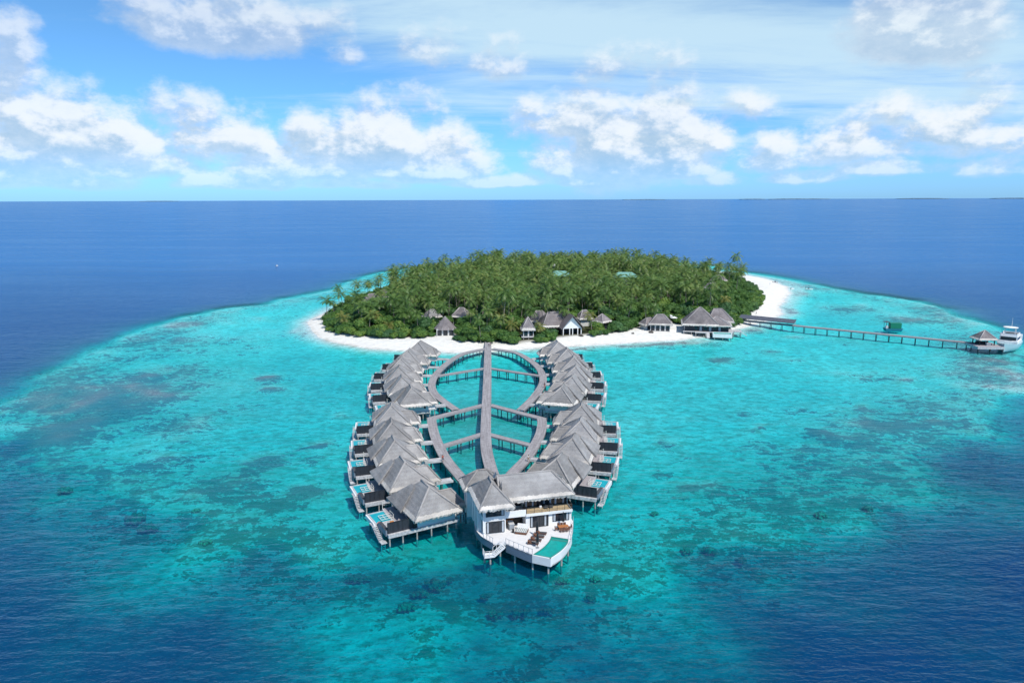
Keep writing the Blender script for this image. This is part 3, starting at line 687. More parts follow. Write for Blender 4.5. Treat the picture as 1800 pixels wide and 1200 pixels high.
boardwalk('slanting right cross walk in the middle of the near loop', [(-6.1, 177.3), (4.6, 168.9)], 1.9, 1.95, GW, False, 3.9)

# ------------------------------------------------------------------ the water villa
def water_villa(kind):
    T = thing('water_villa', 'x', 'villa')
    rf = hip_roof('roof', T, -4.3, 5.4, -5.6, 7.0, 4.55, (0.3, -1.9), (0.3, 2.0), 9.0, seed=3, ext=(-0.5, 7.05, 0.7))
    hip_roof('entrance_roof', T, 2.2, 7.7, -2.7, 3.4, 4.0, (2.6, 0.3), (5.7, 0.3), 6.7, seed=9)
    b = MB(); b.box(-3.0, 4.7, -3.7, 5.3, 2.2, 4.75); b.box(4.7, 6.9, -1.9, 2.6, 2.2, 4.1); b.build('wall', WHITE, T)
    b = MB(); b.box(-3.03, -3.06, -2.6, 4.6, 2.3, 4.4); b.build('glazed_front', GLASS, T)
    b = MB()
    for y in (-2.6, -.8, 1.0, 2.8, 4.6): b.box(-3.13, -3.065, y-.05, y+.05, 2.3, 4.4)
    b.build('glazing_frame', BLACKF, T)
    b = MB(); b.box(3.3, 3.9, -3.76, -3.72, 3.0, 4.3); b.box(6.92, 6.96, -1.0, -.1, 2.25, 4.0); b.build('door', BLACKF, T)
    b = MB(); b.box(-8.8, 5.2, -4.0, -3.55, 1.55, 2.2); b.box(-8.8, -5.9, -3.55, 1.4, 1.95, 2.2); b.box(-5.9, 5.2, -3.55, 5.8, 1.95, 2.2); b.box(-5.9, -3.2, 5.8, 7.6, 1.95, 2.2); b.box(5.2, 7.3, -2.2, 3.0, 1.9, 2.2)
    b.build('deck', OFFW, T)
    b = MB(); b.box(-5.6, -3.3, -3.2, 7.4, 2.203, 2.24); b.build('terrace_boards', DECK, T)
    b = MB(); b.box(-8.75, -3.75, -3.38, -3.26, 2.2, 4.25); sc = b.build('privacy_screen', DARKW, T)
    b = MB()
    for k in range(6): b.box(-8.75+k*.99, -8.69+k*.99, -3.43, -3.385, 2.2, 4.3)
    b.box(-8.78, -3.72, -3.42, -3.22, 4.25, 4.32); b.build('screen_rail', BLACKF, sc)
    b = MB(); b.box(-3.75, -3.1, -3.6, -3.45, 2.2, 4.4); b.box(-3.7, -3.55, 5.5, 7.0, 2.2, 4.2); b.build('dark_panel', BLACKF, T)
    b = MB()
    for y in (-3.3, -1.6, .2, 2.0, 3.8, 5.4): b.box(-8.6 if y < 1.3 else -5.8, 4.9, y-.16, y+.16, 1.25, 1.94)
    for x in (-8.2, -5.6, -3.0, -.4, 2.2, 4.6): b.box(x-.14, x+.14, -3.4, 5.5 if x > -5.7 else 1.2, .95, 1.24)
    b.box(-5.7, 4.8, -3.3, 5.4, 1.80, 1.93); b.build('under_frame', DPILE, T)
    # plunge pool
    b = MB(); b.box(-9.35, -5.95, 1.5, 1.75, 1.5, 2.32); b.box(-9.35, -5.95, 6.25, 6.5, 1.5, 2.32); b.box(-9.35, -9.05, 1.75, 6.25, 1.5, 2.32); b.box(-6.15, -5.92, 1.75, 6.25, 1.5, 2.32); b.box(-9.05, -6.15, 1.75, 6.25, 1.4, 1.6)
    pl_ = b.build('pool_basin', OFFW, T)
    b = MB(); b.box(-9.05, -6.15, 1.75, 6.25, 2.16, 2.2); b.build('pool_water', POOLB, pl_)
    b = MB(); b.box(-9.9, -9.4, -.8, 6.5, 1.2, 2.26) if False else b.box(-9.65, -9.36, 1.5, 6.5, 1.45, 2.26); b.build('pool_rim', WHITE, T)
    b = MB(); b.box(-9.05, -8.35, -3.2, 0.9, 1.75, 2.85); b.build('storage_bench', BLUEW, T)
    b = MB(); b.box(-9.03, -8.37, -3.15, 0.85, 2.853, 2.9); b.build('bench_top', DGREY, T)
    # stair down to the sea
    b = MB(); n = 9
    for i in range(n):
        k = i/(n-1); y = 1.2-k*3.2; z = 1.95-k*1.35; b.box(-9.95, -9.15, y-.16, y+.16, z-.07, z)
    b.box(-10.0, -8.9, -3.4, -2.2, .45, .58); b.box(-9.98, -9.1, 1.3, 3.2, 1.85, 1.95)
    st = b.build('stair', OFFW, T)
    b = MB()
    for x in (-10.02, -9.12): b.beam((x, 1.4, 2.02), (x, -2.2, .55), .07, .26)
    b.build('stringer', OFFW, st)
    b = MB()
    for x in (-10.02,): b.tube((x, 1.4, 2.0), (x, 1.4, 2.95), .04); b.tube((x, -2.2, .6), (x, -2.2, 1.5), .04); b.tube((x, 1.4, 2.95), (x, -2.2, 1.5), .04)
    b.tube((-9.9, -3.0, .5), (-9.9, -3.0, -1.4), .06); b.tube((-9.2, -3.0, .5), (-9.2, -3.0, -1.4), .06)
    for k in range(4): b.tube((-9.9, -3.05, .2-k*.35), (-9.2, -3.05, .2-k*.35), .035)
    b.build('handrail', OFFW, st)
    # overwater net with its frame, beside the pool
    b = MB()
    for y in (2.2, 3.2, 4.2): b.tube((-7.9, y, 2.5), (-5.5, y, 2.5), .05)
    for x in (-7.9, -7.1, -6.3, -5.5): b.tube((x, 2.2, 2.5), (x, 4.2, 2.5), .05)
    for x, y in ((-5.5, 2.2), (-5.5, 4.2)): b.tube((x, y, 2.2), (x, y, 3.1), .05)
    b.tube((-5.5, 2.2, 3.1), (-5.5, 4.2, 3.1), .04); b.build('pool_rail', ROPE, T)
    b = MB()
    for x, y in ((-5.8, 7.5), (-3.9, 7.5)): b.tube((x, y, 2.2), (x, y, 3.7), .06)
    pr = [(-5.8+1.9*k/6, 7.5, 3.6-.35*math.sin(math.pi*k/6)) for k in range(7)]; b.path(pr, .03)
    pr = [(-5.8+1.9*k/6, 7.5, 3.0-.25*math.sin(math.pi*k/6)) for k in range(7)]; b.path(pr, .03); b.build('rope_rail', ROPE, T)
    # piles
    for x, y in ((-8.55, -3.75), (-6.0, -3.75), (-3.2, -3.75), (-.3, -3.75), (3.0, -3.75), (5.0, -3.5), (-8.9, 1.8), (-8.9, 6.1), (-6.1, 6.1), (-3.4, 5.6), (0.8, 5.6), (4.9, 5.4), (-9.0, -.9), (6.8, -1.7), (6.8, 2.6), (-3.2, .5), (1, .5)):
        b = MB(); b.tube((x, y, -2.6), (x, y, 1.95), .17, .15, 8); b.build('pile', PILE, T)
    # entrance bridge built at unit length, stretched per villa
    b = MB(); b.box(0, 1, 0.2, 1.7, 1.80, 2.10); b.box(0, 1, 0.14, 0.2, 1.75, 2.3); b.box(0, 1, 1.7, 1.76, 1.75, 2.3); br = b.build('entrance_bridge', OFFW, T)
    b = MB(); b.tube((.5, .5, -2.4), (.5, .5, 1.8), .12, .12); b.tube((.5, 1.4, -2.4), (.5, 1.4, 1.8), .12, .12); b.build('bridge_post', DPILE, T)
    return T
GV = 'thatched water villas on stilts'
def place_villa(src, cx, cy, rot, label, side, edge_pt=None, first=False):
    T = src if first else copy_tree(src)
    T.location = (cx, cy, 0); T.rotation_euler = (0, 0, R(rot)); tag(T, label, 'villa', GV)
    return T
# walkway edge lines used to fit the bridges
WL = [(-13, 284.5), (-19.3, 276), (-23.2, 264.5), (-26.2, 247), (-26.9, 232), (-25.2, 219.5), (-21.4, 209.5), (-16.4, 199.2)]
WL2 = [(-22.6, 191.6), (-21.9, 186), (-19.6, 174), (-15.8, 159.6), (-10.8, 146.5), (-8, 139.5)]
WR = [(-8, 285.4), (-2, 281), (2.8, 275.2), (8.4, 257.8), (10.5, 242.3), (10, 228.4), (6.8, 213), (2.4, 198.6)]
WR2 = [(8.1, 191.0), (8.1, 185), (6.9, 175), (3.6, 160.5), (0.2, 151), (-2.2, 143)]
def fit_bridge(T, sgn, lines):
    rz = T.rotation_euler.z; ca, sa = math.cos(rz), math.sin(rz); best = None
    for L in lines:
        C = catmull(L, 16)
        for p in C:
            dx, dy = p.x-T.location.x, p.y-T.location.y; lx = dx*ca+dy*sa; ly = -dx*sa+dy*ca
            if 0.0 < ly < 3.0 or best is None:
                q = abs(ly-1.0)
                if best is None or q < best[0]: best = (q, abs(lx))
    Lb = max(0.6, min(4.6, best[1]-1.2-6.9))
    for ch in T.children:
        if ch.name.startswith('entrance_bridge') or ch.name.startswith('bridge_post'):
            ch.location.x = sgn*6.9; ch.scale.x = Lb if ch.name.startswith('entrance') else 1.0
            if ch.name.startswith('bridge_post'): ch.location.x = sgn*(6.9+Lb*.35)
ordw = ['nearest', 'second', 'third', 'fourth', 'fifth', 'sixth']
left_v = water_villa('L')
Lp = [(-35.6, 265.8, -8, 'far', 1), (-37.6, 251.4, -2, 'far', 2), (-38.3, 238.2, 3, 'far', 3), (-37.0, 225.0, 8, 'far', 4), (-34.2, 211.8, 13, 'far', 5), (-29.7, 199.6, 17, 'far', 6),
      (-32.3, 181.7, 9, 'near', 1), (-30.0, 167.4, 13, 'near', 2), (-27.3, 154.0, 18, 'near', 3), (-23.2, 140.6, 25, 'near', 4), (-16.9, 127.6, 30, 'near', 5)]
def vlabel(side, grp, k):
    if grp == 'far':
        return {1: f'grey thatched water villa in the {side} row standing closest to the beach', 6: f'grey thatched water villa ending the beachward half of the {side} row, just before the gap'}.get(k,
            f'grey thatched water villa in the {side} row, {ordw[k-1]} out from the beach')
    n = 5 if side == 'left' else 4
    if k == 1: return f'grey thatched water villa in the {side} row, first seaward of the gap'
    if k == n: return f'grey thatched water villa at the seaward end of the {side} row'
    return f'grey thatched water villa in the {side} row, {ordw[k-1]} seaward of the gap'
for i, (x, y, r_, gname, k) in enumerate(Lp):
    T = place_villa(left_v, x, y, r_, vlabel('left', gname, k), 'L', first=False); fit_bridge(T, 1, [WL if gname == 'far' else WL2])
def drop_tree(o):
    for ch in list(o.children): drop_tree(ch)
    bpy.data.objects.remove(o)
drop_tree(left_v)
MB.mirror = True
right_v = water_villa('R'); MB.mirror = False
Rp = [(17.6, 265.8, 8, 'far', 1), (20.2, 252.6, 1, 'far', 2), (21.5, 239.0, -3, 'far', 3), (21.0, 225.2, -8, 'far', 4), (18.9, 212.0, -12, 'far', 5), (15.0, 200.0, -15, 'far', 6),
      (18.6, 181.0, -7, 'near', 1), (17.2, 168.0, -9, 'near', 2), (14.3, 155.2, -14, 'near', 3), (10.2, 142.3, -21, 'near', 4)]
for i, (x, y, r_, gname, k) in enumerate(Rp):
    T = place_villa(right_v, x, y, r_, vlabel('right', gname, k), 'R'); fit_bridge(T, -1, [WR if gname == 'far' else WR2])
drop_tree(right_v)
GR = 'inflatable rings on pool edges'
ring_p = None
for i, (x, y, r_, gname, k) in enumerate(Lp+Rp):
    sg = 1 if i < len(Lp) else -1
    if gname == 'far' and k < 5: continue
    lx, ly = -8.6*sg, 1.3; a = R(r_); wx = x+lx*math.cos(a)-ly*math.sin(a); wy = y+lx*math.sin(a)+ly*math.cos(a)
    if ring_p is None:
        b = MB(); b.torus((0, 0, .14), .36, .13); ring_p = b.build('swim_ring', PINK, None, True); o = ring_p
    else: o = ring_p.copy(); COL.objects.link(o)
    o.location = (wx, wy, 2.28 if i % 2 else 2.3)
    side = 'left' if sg > 0 else 'right'
    where = {('far', 5): 'fifth from the beach', ('far', 6): 'last before the gap', ('near', 1): 'first past the gap', ('near', 2): 'second past the gap', ('near', 3): 'third past the gap', ('near', 4): 'fourth past the gap', ('near', 5): 'at the seaward end'}[(gname, k)]
    tag(o, f'round pink swim ring by the pool of the {side} row villa {where}', 'swim ring', GR)
# ------------------------------------------------------------------ the two storey villa
DO = (3.0, 121.0); DR = R(14.0)
def dl(x, y):
    dx, dy = x-DO[0], y-DO[1]; return (dx*math.cos(DR)+dy*math.sin(DR), -dx*math.sin(DR)+dy*math.cos(DR))
def z1(X, Y, z=3.0):
    p = un(800+X/5.217, 800+Y/5.217, z); return (p[0], p[1])
V2 = thing('two_storey_villa', 'large white two storey villa with thatched roofs, a curved terrace and a green pool', 'villa', (DO[0], DO[1], 0), DR)
# terrace
def spl(pts, n=6): return [(p.x, p.y) for p in catmull(pts, n)]
leftc = spl([(-7.2, 127), (-7.1, 123), (-6.7, 120.4), (-5.6, 117.8), (-4.4, 116.2), (-3.4, 115.1)])
frontc = spl([(-1.2, 114.9), (1.0, 112.9), (3.3, 111.0)]); rightc = spl([(6.35, 109.6), (8.3, 112.0), (9.6, 114.6), (10.5, 117.4), (11.0, 120.4), (11.3, 123.6)])
outl = [dl(*p) for p in leftc+[(-2.0, 115.0)]+frontc+rightc+[(10, 131)]]
poolL = spl([(3.55, 111.25), (5.1, 113.3), (6.3, 115.6), (6.9, 117.7)]); poolR = spl([(6.2, 110.05), (8.0, 112.4), (9.2, 114.6), (9.9, 116.7)])
poolo = [dl(*p) for p in poolR+poolL[::-1]]
b = MB()
# deck surface as strips that leave the pool open
ter = [dl(*p) for p in leftc+[(-2.0, 115.0)]+frontc+poolL+[(9.9, 116.7)]+rightc[12:]+[(10, 131)]]
b.prism(ter, 2.75, 3.0); b.build('terrace', LDECK, V2)
b = MB()
rim_out = [dl(*p) for p in rightc[:15]]; rim_in = [dl(*p) for p in spl([(6.2, 110.05), (8.0, 112.4), (9.2, 114.6), (9.9, 116.7)], 5)][:15]
n = min(len(rim_out), len(rim_in))
def wall_strip(mb, line, z0, z1_, th):
    """upright strip of thickness th (to the left of travel) along a plan line"""
    P = [Vector((*p, 0)) for p in line]
    for i in range(len(P)-1):
        d_ = (P[i+1]-P[i]).normalized(); n_ = Vector((-d_.y, d_.x, 0))*th
        d0 = (P[i]-P[i-1]).normalized() if i else d_; n0 = Vector((-d0.y, d0.x, 0))*th
        a, c = P[i], P[i+1]; n1_ = n_
        v = [(a.x, a.y, z0), (c.x, c.y, z0), (c.x+n1_.x, c.y+n1_.y, z0), (a.x+n0.x, a.y+n0.y, z0), (a.x, a.y, z1_), (c.x, c.y, z1_), (c.x+n1_.x, c.y+n1_.y, z1_), (a.x+n0.x, a.y+n0.y, z1_)]
        mb.add(v, [(4, 5, 6, 7), (0, 1, 5, 4), (2, 3, 7, 6), (1, 0, 3, 2)])
b = MB(); wall_strip(b, [dl(*p) for p in [(3.3, 111.0)]+[(6.35, 109.6)]], 1.5, 2.97, .3)
wall_strip(b, [dl(*p) for p in rightc[:20]], 1.5, 2.97, .3); b.prism([dl(*p) for p in [(3.4, 111.1)]+[(6.3, 109.8)]+rightc[1:16]+[(7, 118)]], 1.5, 1.7)
b.build('pool_wall', WHITE, V2)
b = MB(); wall_strip(b, [dl(*p) for p in poolR], 2.6, 2.99, -.22); wall_strip(b, [dl(*p) for p in poolL], 2.6, 3.02, -.16)
wall_strip(b, [dl(3.45, 111.15), dl(6.2, 110.0)], 2.6, 2.99, .22); wall_strip(b, [dl(6.95, 117.6), dl(9.9, 116.6)], 2.6, 3.02, -.16); pb = b.build('pool_edge', POOLE, V2)
b = MB(); b.prism(poolo, 2.5, 2.86); b.build('pool_water', POOLW, pb)
b = MB(); st_ = [dl(6.55, 116.6), dl(9.5, 115.7), dl(9.7, 116.3), dl(6.75, 117.2)]; b.prism(st_, 2.862, 2.875); b.build('pool_step', POOLE, pb)
b = MB(); wall_strip(b, [dl(*p) for p in leftc], 1.7, 2.98, .12); b.build('side_panel', BLUEW, V2); b = MB(); wall_strip(b, [dl(*p) for p in frontc], 1.45, 2.98, .12); b.build('side_panel', BLUEW, V2)
# railing of the front terrace
b = MB()
rp = [dl(*p) for p in frontc[::2]]+[dl(3.3, 111.0)]
for x, y in rp[::1]: b.tube((x, y, 3.0), (x, y, 4.05), .05, .05, 5)
b.path([(x, y, 4.05) for x, y in rp], .04)
rp = [dl(*p) for p in leftc[20:]]
for x, y in rp[::3]: b.tube((x, y, 3.0), (x, y, 4.0), .05, .05, 5)
b.path([(x, y, 4.0) for x, y in rp], .04)
rp = [dl(*p) for p in rightc[16:]]
for x, y in rp[::3]: b.tube((x, y, 3.0), (x, y, 4.0), .045, .045, 5)
b.path([(x, y, 4.0) for x, y in rp], .035)
b.build('terrace_railing', OFFW, V2)
# piles
for wx, wy in [(6.0, 110.2), (3.4, 111.6), (.4, 113.9), (-2.2, 116.2), (8.4, 112.8), (9.8, 116.2), (10.4, 119.4), (10.8, 122.8), (-3.9, 113.4), (-4.9, 114.0), (-5.6, 119.0), (-6.6, 122.4), (-6.8, 126), (0, 118), (4, 117), (8, 119), (-3, 122), (2, 123), (7, 124), (10, 127), (-7, 130)]:
    x, y = dl(wx, wy); zb = 1.7; b = MB(); b.tube((x, y, -3.0), (x, y, zb), .2, .17, 8); b.build('pile', PILE, V2)
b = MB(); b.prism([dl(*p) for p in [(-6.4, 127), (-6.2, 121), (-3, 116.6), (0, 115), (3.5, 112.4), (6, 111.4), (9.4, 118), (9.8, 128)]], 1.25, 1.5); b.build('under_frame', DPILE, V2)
# landing and stair
lx, ly = dl(-4.1, 113.5)
b = MB(); b.box(lx-.95, lx+.85, ly-.7, ly+.7, 1.45, 1.72)
x0_, y0_ = dl(-1.5, 114.5); x1_, y1_ = dl(-3.3, 113.6)
for i in range(8):
    k = (i+.5)/8; x = x0_+(x1_-x0_)*k; y = y0_+(y1_-y0_)*k; z = 2.95-k*1.25; b.box(x-.14, x+.14, y-.6, y+.6, z-.06, z, rot=math.atan2(y1_-y0_, x1_-x0_))
stl = b.build('stair', WHITE, V2)
b = MB()
for off in (-.62, .62):
    b.beam((x0_, y0_+off, 3.0), (x1_, y1_+off, 1.75), .08, .3); b.tube((x0_, y0_+off, 4.0), (x1_, y1_+off, 2.75), .04)
    for k in (0, .33, .66, 1): xx = x0_+(x1_-x0_)*k; yy = y0_+off+(y1_-y0_)*k; zz = 3-k*1.25; b.tube((xx, yy, zz), (xx, yy, zz+1), .04)
for a_, c_ in (((lx-.93, ly-.68), (lx+.85, ly-.68)), ((lx-.93, ly-.68), (lx-.93, ly+.68))):
    for k in (0, .5, 1): xx = a_[0]+(c_[0]-a_[0])*k; yy = a_[1]+(c_[1]-a_[1])*k; b.tube((xx, yy, 1.7), (xx, yy, 2.7), .045)
    for zz in (2.7, 2.4, 2.1): b.tube((*a_, zz), (*c_, zz), .035)
b.build('stair_railing', WHITE, stl)
# ---- walls
def framed(parent, mb_name, u0, u1, v, z0, z1_, n, curtains, cw=.5, side=None):
    """glazed opening set 5 cm proud of the wall at v, facing -v: frame with panes and curtains"""
    fr_ = MB(); t_ = .1
    fr_.box(u0, u1, v-.09, v-.02, z0, z0+t_); fr_.box(u0, u1, v-.09, v-.02, z1_-t_, z1_)
    for i in range(n+1):
        x = u0+(u1-u0)*i/n; x = min(max(x, u0+t_/2), u1-t_/2); fr_.box(x-t_/2, x+t_/2, v-.088, v-.018, z0+t_, z1_-t_)
    fo = fr_.build(mb_name, BLACKF, parent)
    g_ = MB(); g_.box(u0+.02, u1-.02, v-.045, v-.015, z0+.02, z1_-.02); g_.build('pane', GLASS, fo)
    if curtains:
        c_ = MB()
        for cu in curtains: c_.box(cu, cu+cw, v-.06, v-.047, z0+t_, z1_-t_)
        c_.build('curtain', CURT, fo)
    return fo
b = MB(); b.box(-8.7, -4.5, -.55, 8.0, 3.0, 8.55); b.box(-9.3, -4.2, 8.0, 12.2, 2.6, 8.5)
b.box(-.62, -.5, .0, 3.0, 3.0, 5.72); b.box(-.5, 8.15, 0, 7.9, 3.0, 5.72); b.box(-.5, 8.15, 2.4, 7.9, 5.9, 8.55); b.box(-4.5, -.62, 3.4, 7.9, 5.9, 8.55)
b.box(-4.5, -.62, -.2, 3.2, 5.55, 5.9); b.box(-4.5, -.62, -.25, -.1, 5.5, 6.75)
for y in (1.0, 3.2, 5.4): b.box(-9.35, -8.7, y, y+.9, 3.0, 8.2)
for y in (8.6, 10.6): b.box(-9.9, -9.3, y, y+.9, 2.4, 8.2)
b.build('wall', WHITE, V2)
b = MB(); b.box(-.62, 8.2, -.42, 2.4, 5.55 if False else 5.722, 5.9); b.box(-.64, 8.22, -.44, -.36, 5.45, 5.96); b.build('balcony_slab', WHITE, V2)
b = MB(); b.box(-.5, 8.1, -.34, 2.38, 5.903, 5.94); b.build('balcony_floor', TDECK, V2)
framed(V2, 'window', -8.15, -4.75, -.55, 3.12, 5.35, 3, [-8.0, -5.2], .34)
framed(V2, 'window', -8.15, -4.75, -.55, 6.3, 8.0, 3, [-5.3], .4)
framed(V2, 'sliding_door', .2, 3.7, 0, 3.05, 5.3, 4, [.35, 2.95], .3)
framed(V2, 'window', 4.5, 7.7, 0, 3.75, 5.45, 3, [4.65, 7.15], .4)
framed(V2, 'balcony_door', -.3, 8.0, 2.4, 5.98, 8.4, 9, [-.1, 1.2, 3.3, 4.6, 5.6, 7.1], .34)
framed(V2, 'window', -4.4, -.7, 3.4, 6.0, 8.4, 3, [])
b = MB(); b.box(-8.705, -8.73, -.3, .7, 3.3, 5.4); b.box(-8.705, -8.73, -.3, .7, 6.3, 8.0); b.box(-8.705, -8.73, 2.1, 3.0, 3.3, 5.4); b.box(-8.705, -8.73, 4.3, 5.2, 3.3, 5.4); b.build('side_window', GLASS, V2)
# recessed outdoor kitchen
b = MB(); b.box(-4.48, -.64, 2.9, 3.1, 3.0, 5.5); kw = b.build('kitchen_wall', paint('stone_grey', (0.16, 0.15, 0.145), 0.9, 0.4, 4.0), V2)
b = MB(); b.box(-4.3, -1.6, 2.3, 2.88, 3.0, 3.95); b.box(-4.3, -2.6, 2.6, 2.88, 4.3, 4.8); b.build('kitchen_counter', TEAK, kw)
b = MB(); b.box(-2.4, -.8, 2.2, 2.85, 3.0, 4.3); b.build('cabinet', BLACKF, kw)
# balcony rail
b = MB()
for i in range(7): x = -.55+i*(8.7/6); b.tube((x, -.36, 5.94), (x, -.36, 6.95), .035, .035, 5)
for zz in (6.95, 6.45): b.tube((-.55, -.36, zz), (8.15, -.36, zz), .03)
for x in (-.55, 8.15):
    b.box(x-.03, x+.03, -.36, 2.3, 6.0, 6.95)
b.build('balcony_railing', BLACKF, V2)
# roofs
hip_roof('roof', V2, -5.2, 8.85, .25, 8.2, 8.6, (-4.9, 4.3), (5.5, 4.3), 12.0, seed=21, thick=.45)
hip_roof('roof', V2, -9.7, -3.25, -2.35, 8.1, 8.65, (-6.5, 1.4), (-6.5, 4.3), 12.05, seed=22, thick=.45)
hip_roof('roof', V2, -10.6, -2.6, 7.8, 13.4, 8.3, (-7.4, 10.5), (-5.6, 10.5), 11.0, seed=23, thick=.4)

# ------------------------------------------------------------------ terrace furniture
def lounger(name='sun_lounger', cush=DGREY, frame=BROWN):
    T = thing(name, 'x', 'sun lounger')
    b = MB(); b.box(-1.0, 1.0, -.34, .34, .26, .33)
    for i in range(9): b.box(-.98+i*.22, -.84+i*.22, -.33, .33, .332, .36)
    b.build('frame', frame, T)
    for x in (-.85, .85):
        for y in (-.28, .28): q = MB(); q.box(x-.04, x+.04, y-.04, y+.04, 0, .26); q.build('leg', frame, T)
    b = MB(); b.add([(-.95, -.32, .72), (-.25, -.32, .36), (-.25, .32, .36), (-.95, .32, .72), (-.99, -.32, .64), (-.25, -.32, .30), (-.25, .32, .30), (-.99, .32, .64)], [(0, 1, 2, 3), (7, 6, 5, 4), (0, 4, 5, 1), (2, 6, 7, 3), (3, 7, 4, 0)]); b.build('backrest', frame, T)
    b = MB(); b.box(-.22, .95, -.27, .27, .362, .40); b.build('cushion', cush, T)
    return T
lg = lounger()
LP = [((790, 722), 'brown sun lounger of the terrace row farthest from the pool railing'), ((768, 752), 'brown sun lounger second from the white wall on the terrace'), ((742, 784), 'brown sun lounger third from the white wall on the terrace'), ((716, 815), 'brown sun lounger of the terrace row closest to the railing')]
for i, (p, lab) in enumerate(LP):
    o = lg if i == 0 else copy_tree(lg); x, y = z1(*p); o.location = (x, y, 3.002); o.rotation_euler = (0, 0, R(-12)); tag(o, lab, 'sun lounger', 'sun loungers on the terrace')
lg2 = lounger('sun_lounger', DGREY, DGREY)
for i, (p, lab) in enumerate([((822, 470), 'left of the two dark loungers on the tan balcony'), ((868, 464), 'right of the two dark loungers on the tan balcony')]):
    o = lg2 if i == 0 else copy_tree(lg2); x, y = z1(*p, 6.0); o.location = (x, y, 5.945); o.rotation_euler = (0, 0, R(104)); tag(o, lab, 'sun lounger', 'dark loungers on the balcony')
def umbrella():
    T = thing('closed_parasol', 'x', 'parasol')
    b = MB(); b.lathe([(.32, 0), (.32, .08), (.06, .1)], n=12); b.build('base', GREYB, T)
    b = MB(); b.tube((0, 0, .1), (0, 0, 3.05), .03, .03, 6); b.build('pole', BROWN, T)
    b = MB()
    prof = [(.10, 1.05), (.27, 1.15), (.23, 1.5), (.26, 1.7), (.17, 2.3), (.11, 2.7), (.03, 3.0)]
    b.lathe(prof, n=10)
    for i, v in enumerate(b.v):
        a = math.atan2(v[1], v[0]); k = 1+.18*math.sin(a*5); b.v[i] = (v[0]*k, v[1]*k, v[2])
    b.build('canopy', BLACKF, T); return T
u0 = umbrella()
for i, (p, lab) in enumerate([((752, 742), 'closed black parasol between the first sun loungers, nearer the white wall'), ((755, 846), 'closed black parasol standing at the pool end of the sun loungers'), ((990, 655), 'closed black parasol behind the dining table')]):
    o = u0 if i == 0 else copy_tree(u0); x, y = z1(*p); o.location = (x, y, 3.002); tag(o, lab, 'parasol', 'closed black parasols')
tx, ty = z1(992, 682); T = thing('dining_table', 'orange brown wooden dining table on the white terrace by the pool', 'table', (tx, ty, 3.002), R(14))
b = MB(); b.box(-.95, .95, -.5, .5, .70, .76); b.build('tabletop', TEAK, T)
for x in (-.8, .8):
    for y in (-.4, .4): b = MB(); b.box(x-.05, x+.05, y-.05, y+.05, 0, .70); b.build('leg', TEAK, T)
def chair():
    T = thing('dining_chair', 'x', 'chair')
    b = MB(); b.box(-.24, .24, -.24, .24, .40, .46); b.build('seat', BROWN, T)
    b = MB(); b.box(-.24, .24, .20, .25, .46, .92); b.build('backrest', BROWN, T)
    for x in (-.2, .2):
        for y in (-.2, .2): b = MB(); b.box(x-.025, x+.025, y-.025, y+.025, 0, .40); b.build('leg', BROWN, T)
    return T
ch0 = chair(); k = 0
for ux_, vy_, ro, wh in [(-.6, -.85, 180, 'left one on the pool side'), (0, -.85, 180, 'middle one on the pool side'), (.6, -.85, 180, 'right one on the pool side'), (-.6, .85, 0, 'left one on the house side'), (0, .85, 0, 'middle one on the house side'), (.6, .85, 0, 'right one on the house side'), (-1.35, 0, 90, 'at its left end'), (1.35, 0, -90, 'at its right end')]:
    o = ch0 if k == 0 else copy_tree(ch0); k += 1; a = R(14)
    o.location = (tx+ux_*math.cos(a)-vy_*math.sin(a), ty+ux_*math.sin(a)+vy_*math.cos(a), 3.002); o.rotation_euler = (0, 0, a+R(ro)); tag(o, f'brown dining chair at the orange table, {wh}', 'chair', 'dining chairs at the terrace table')
dx0, dy0 = z1(612, 705); T = thing('daybed', 'square brown daybed with a grey and white patterned mattress and a tilted back', 'daybed', (dx0, dy0, 3.002), R(-14))
b = MB(); b.box(-1.05, 1.05, -.95, .95, 0.05, .42); b.build('base', BROWN, T)
m, t, out = new_mat('patterned_cloth'); tc_ = t.node('ShaderNodeTexCoord'); ck = t.node('ShaderNodeTexChecker'); ck.inputs['Scale'].default_value = 4.2; t.put(ck.inputs['Vector'], t.mapping(tc_.outputs['Object'], rot=(0, 0, R(45))))
ck.inputs['Color1'].default_value = (.72, .72, .70, 1); ck.inputs['Color2'].default_value = (.16, .20, .19, 1); bb = t.node('ShaderNodeBsdfPrincipled'); t.l.new(ck.outputs[0], bb.inputs['Base Color']); bb.inputs['Roughness'].default_value = .9; t.l.new(bb.outputs[0], out.inputs[0])
b = MB(); b.box(-1.0, 1.0, -.9, .6, .422, .6); b.build('mattress', m, T)
b = MB(); b.add([(-1.0, .55, .45), (1.0, .55, .45), (1.0, 1.0, 1.25), (-1.0, 1.0, 1.25), (-1.0, .75, .42), (1.0, .75, .42), (1.0, 1.12, 1.2), (-1.0, 1.12, 1.2)], [(0, 1, 2, 3), (7, 6, 5, 4), (3, 2, 6, 7), (0, 3, 7, 4), (1, 5, 6, 2)]); b.build('backrest', LDECK, T)
cx0, cy0 = z1(512, 668); T = thing('bar_counter', 'tall grey box counter at the mouth of the outdoor kitchen', 'counter', (cx0, cy0, 3.002), R(14))
b = MB(); b.box(-.45, .45, -.8, .8, 0, 1.1); b.build('cabinet', GREYB, T); b = MB(); b.box(-.5, .5, -.85, .85, 1.103, 1.16); b.build('worktop', paint('pale_top', (.55, .56, .57), .4, .05, 2), T)
cx0, cy0 = z1(532, 708); b = MB(); b.lathe([(.16, 0), (.2, .05), (.2, .62), (.17, .7)], n=10); o = b.build('waste_bin', BLACKF); o.location = (cx0, cy0, 3.002); tag(o, 'small black round bin between the grey counter and the patterned daybed', 'bin')
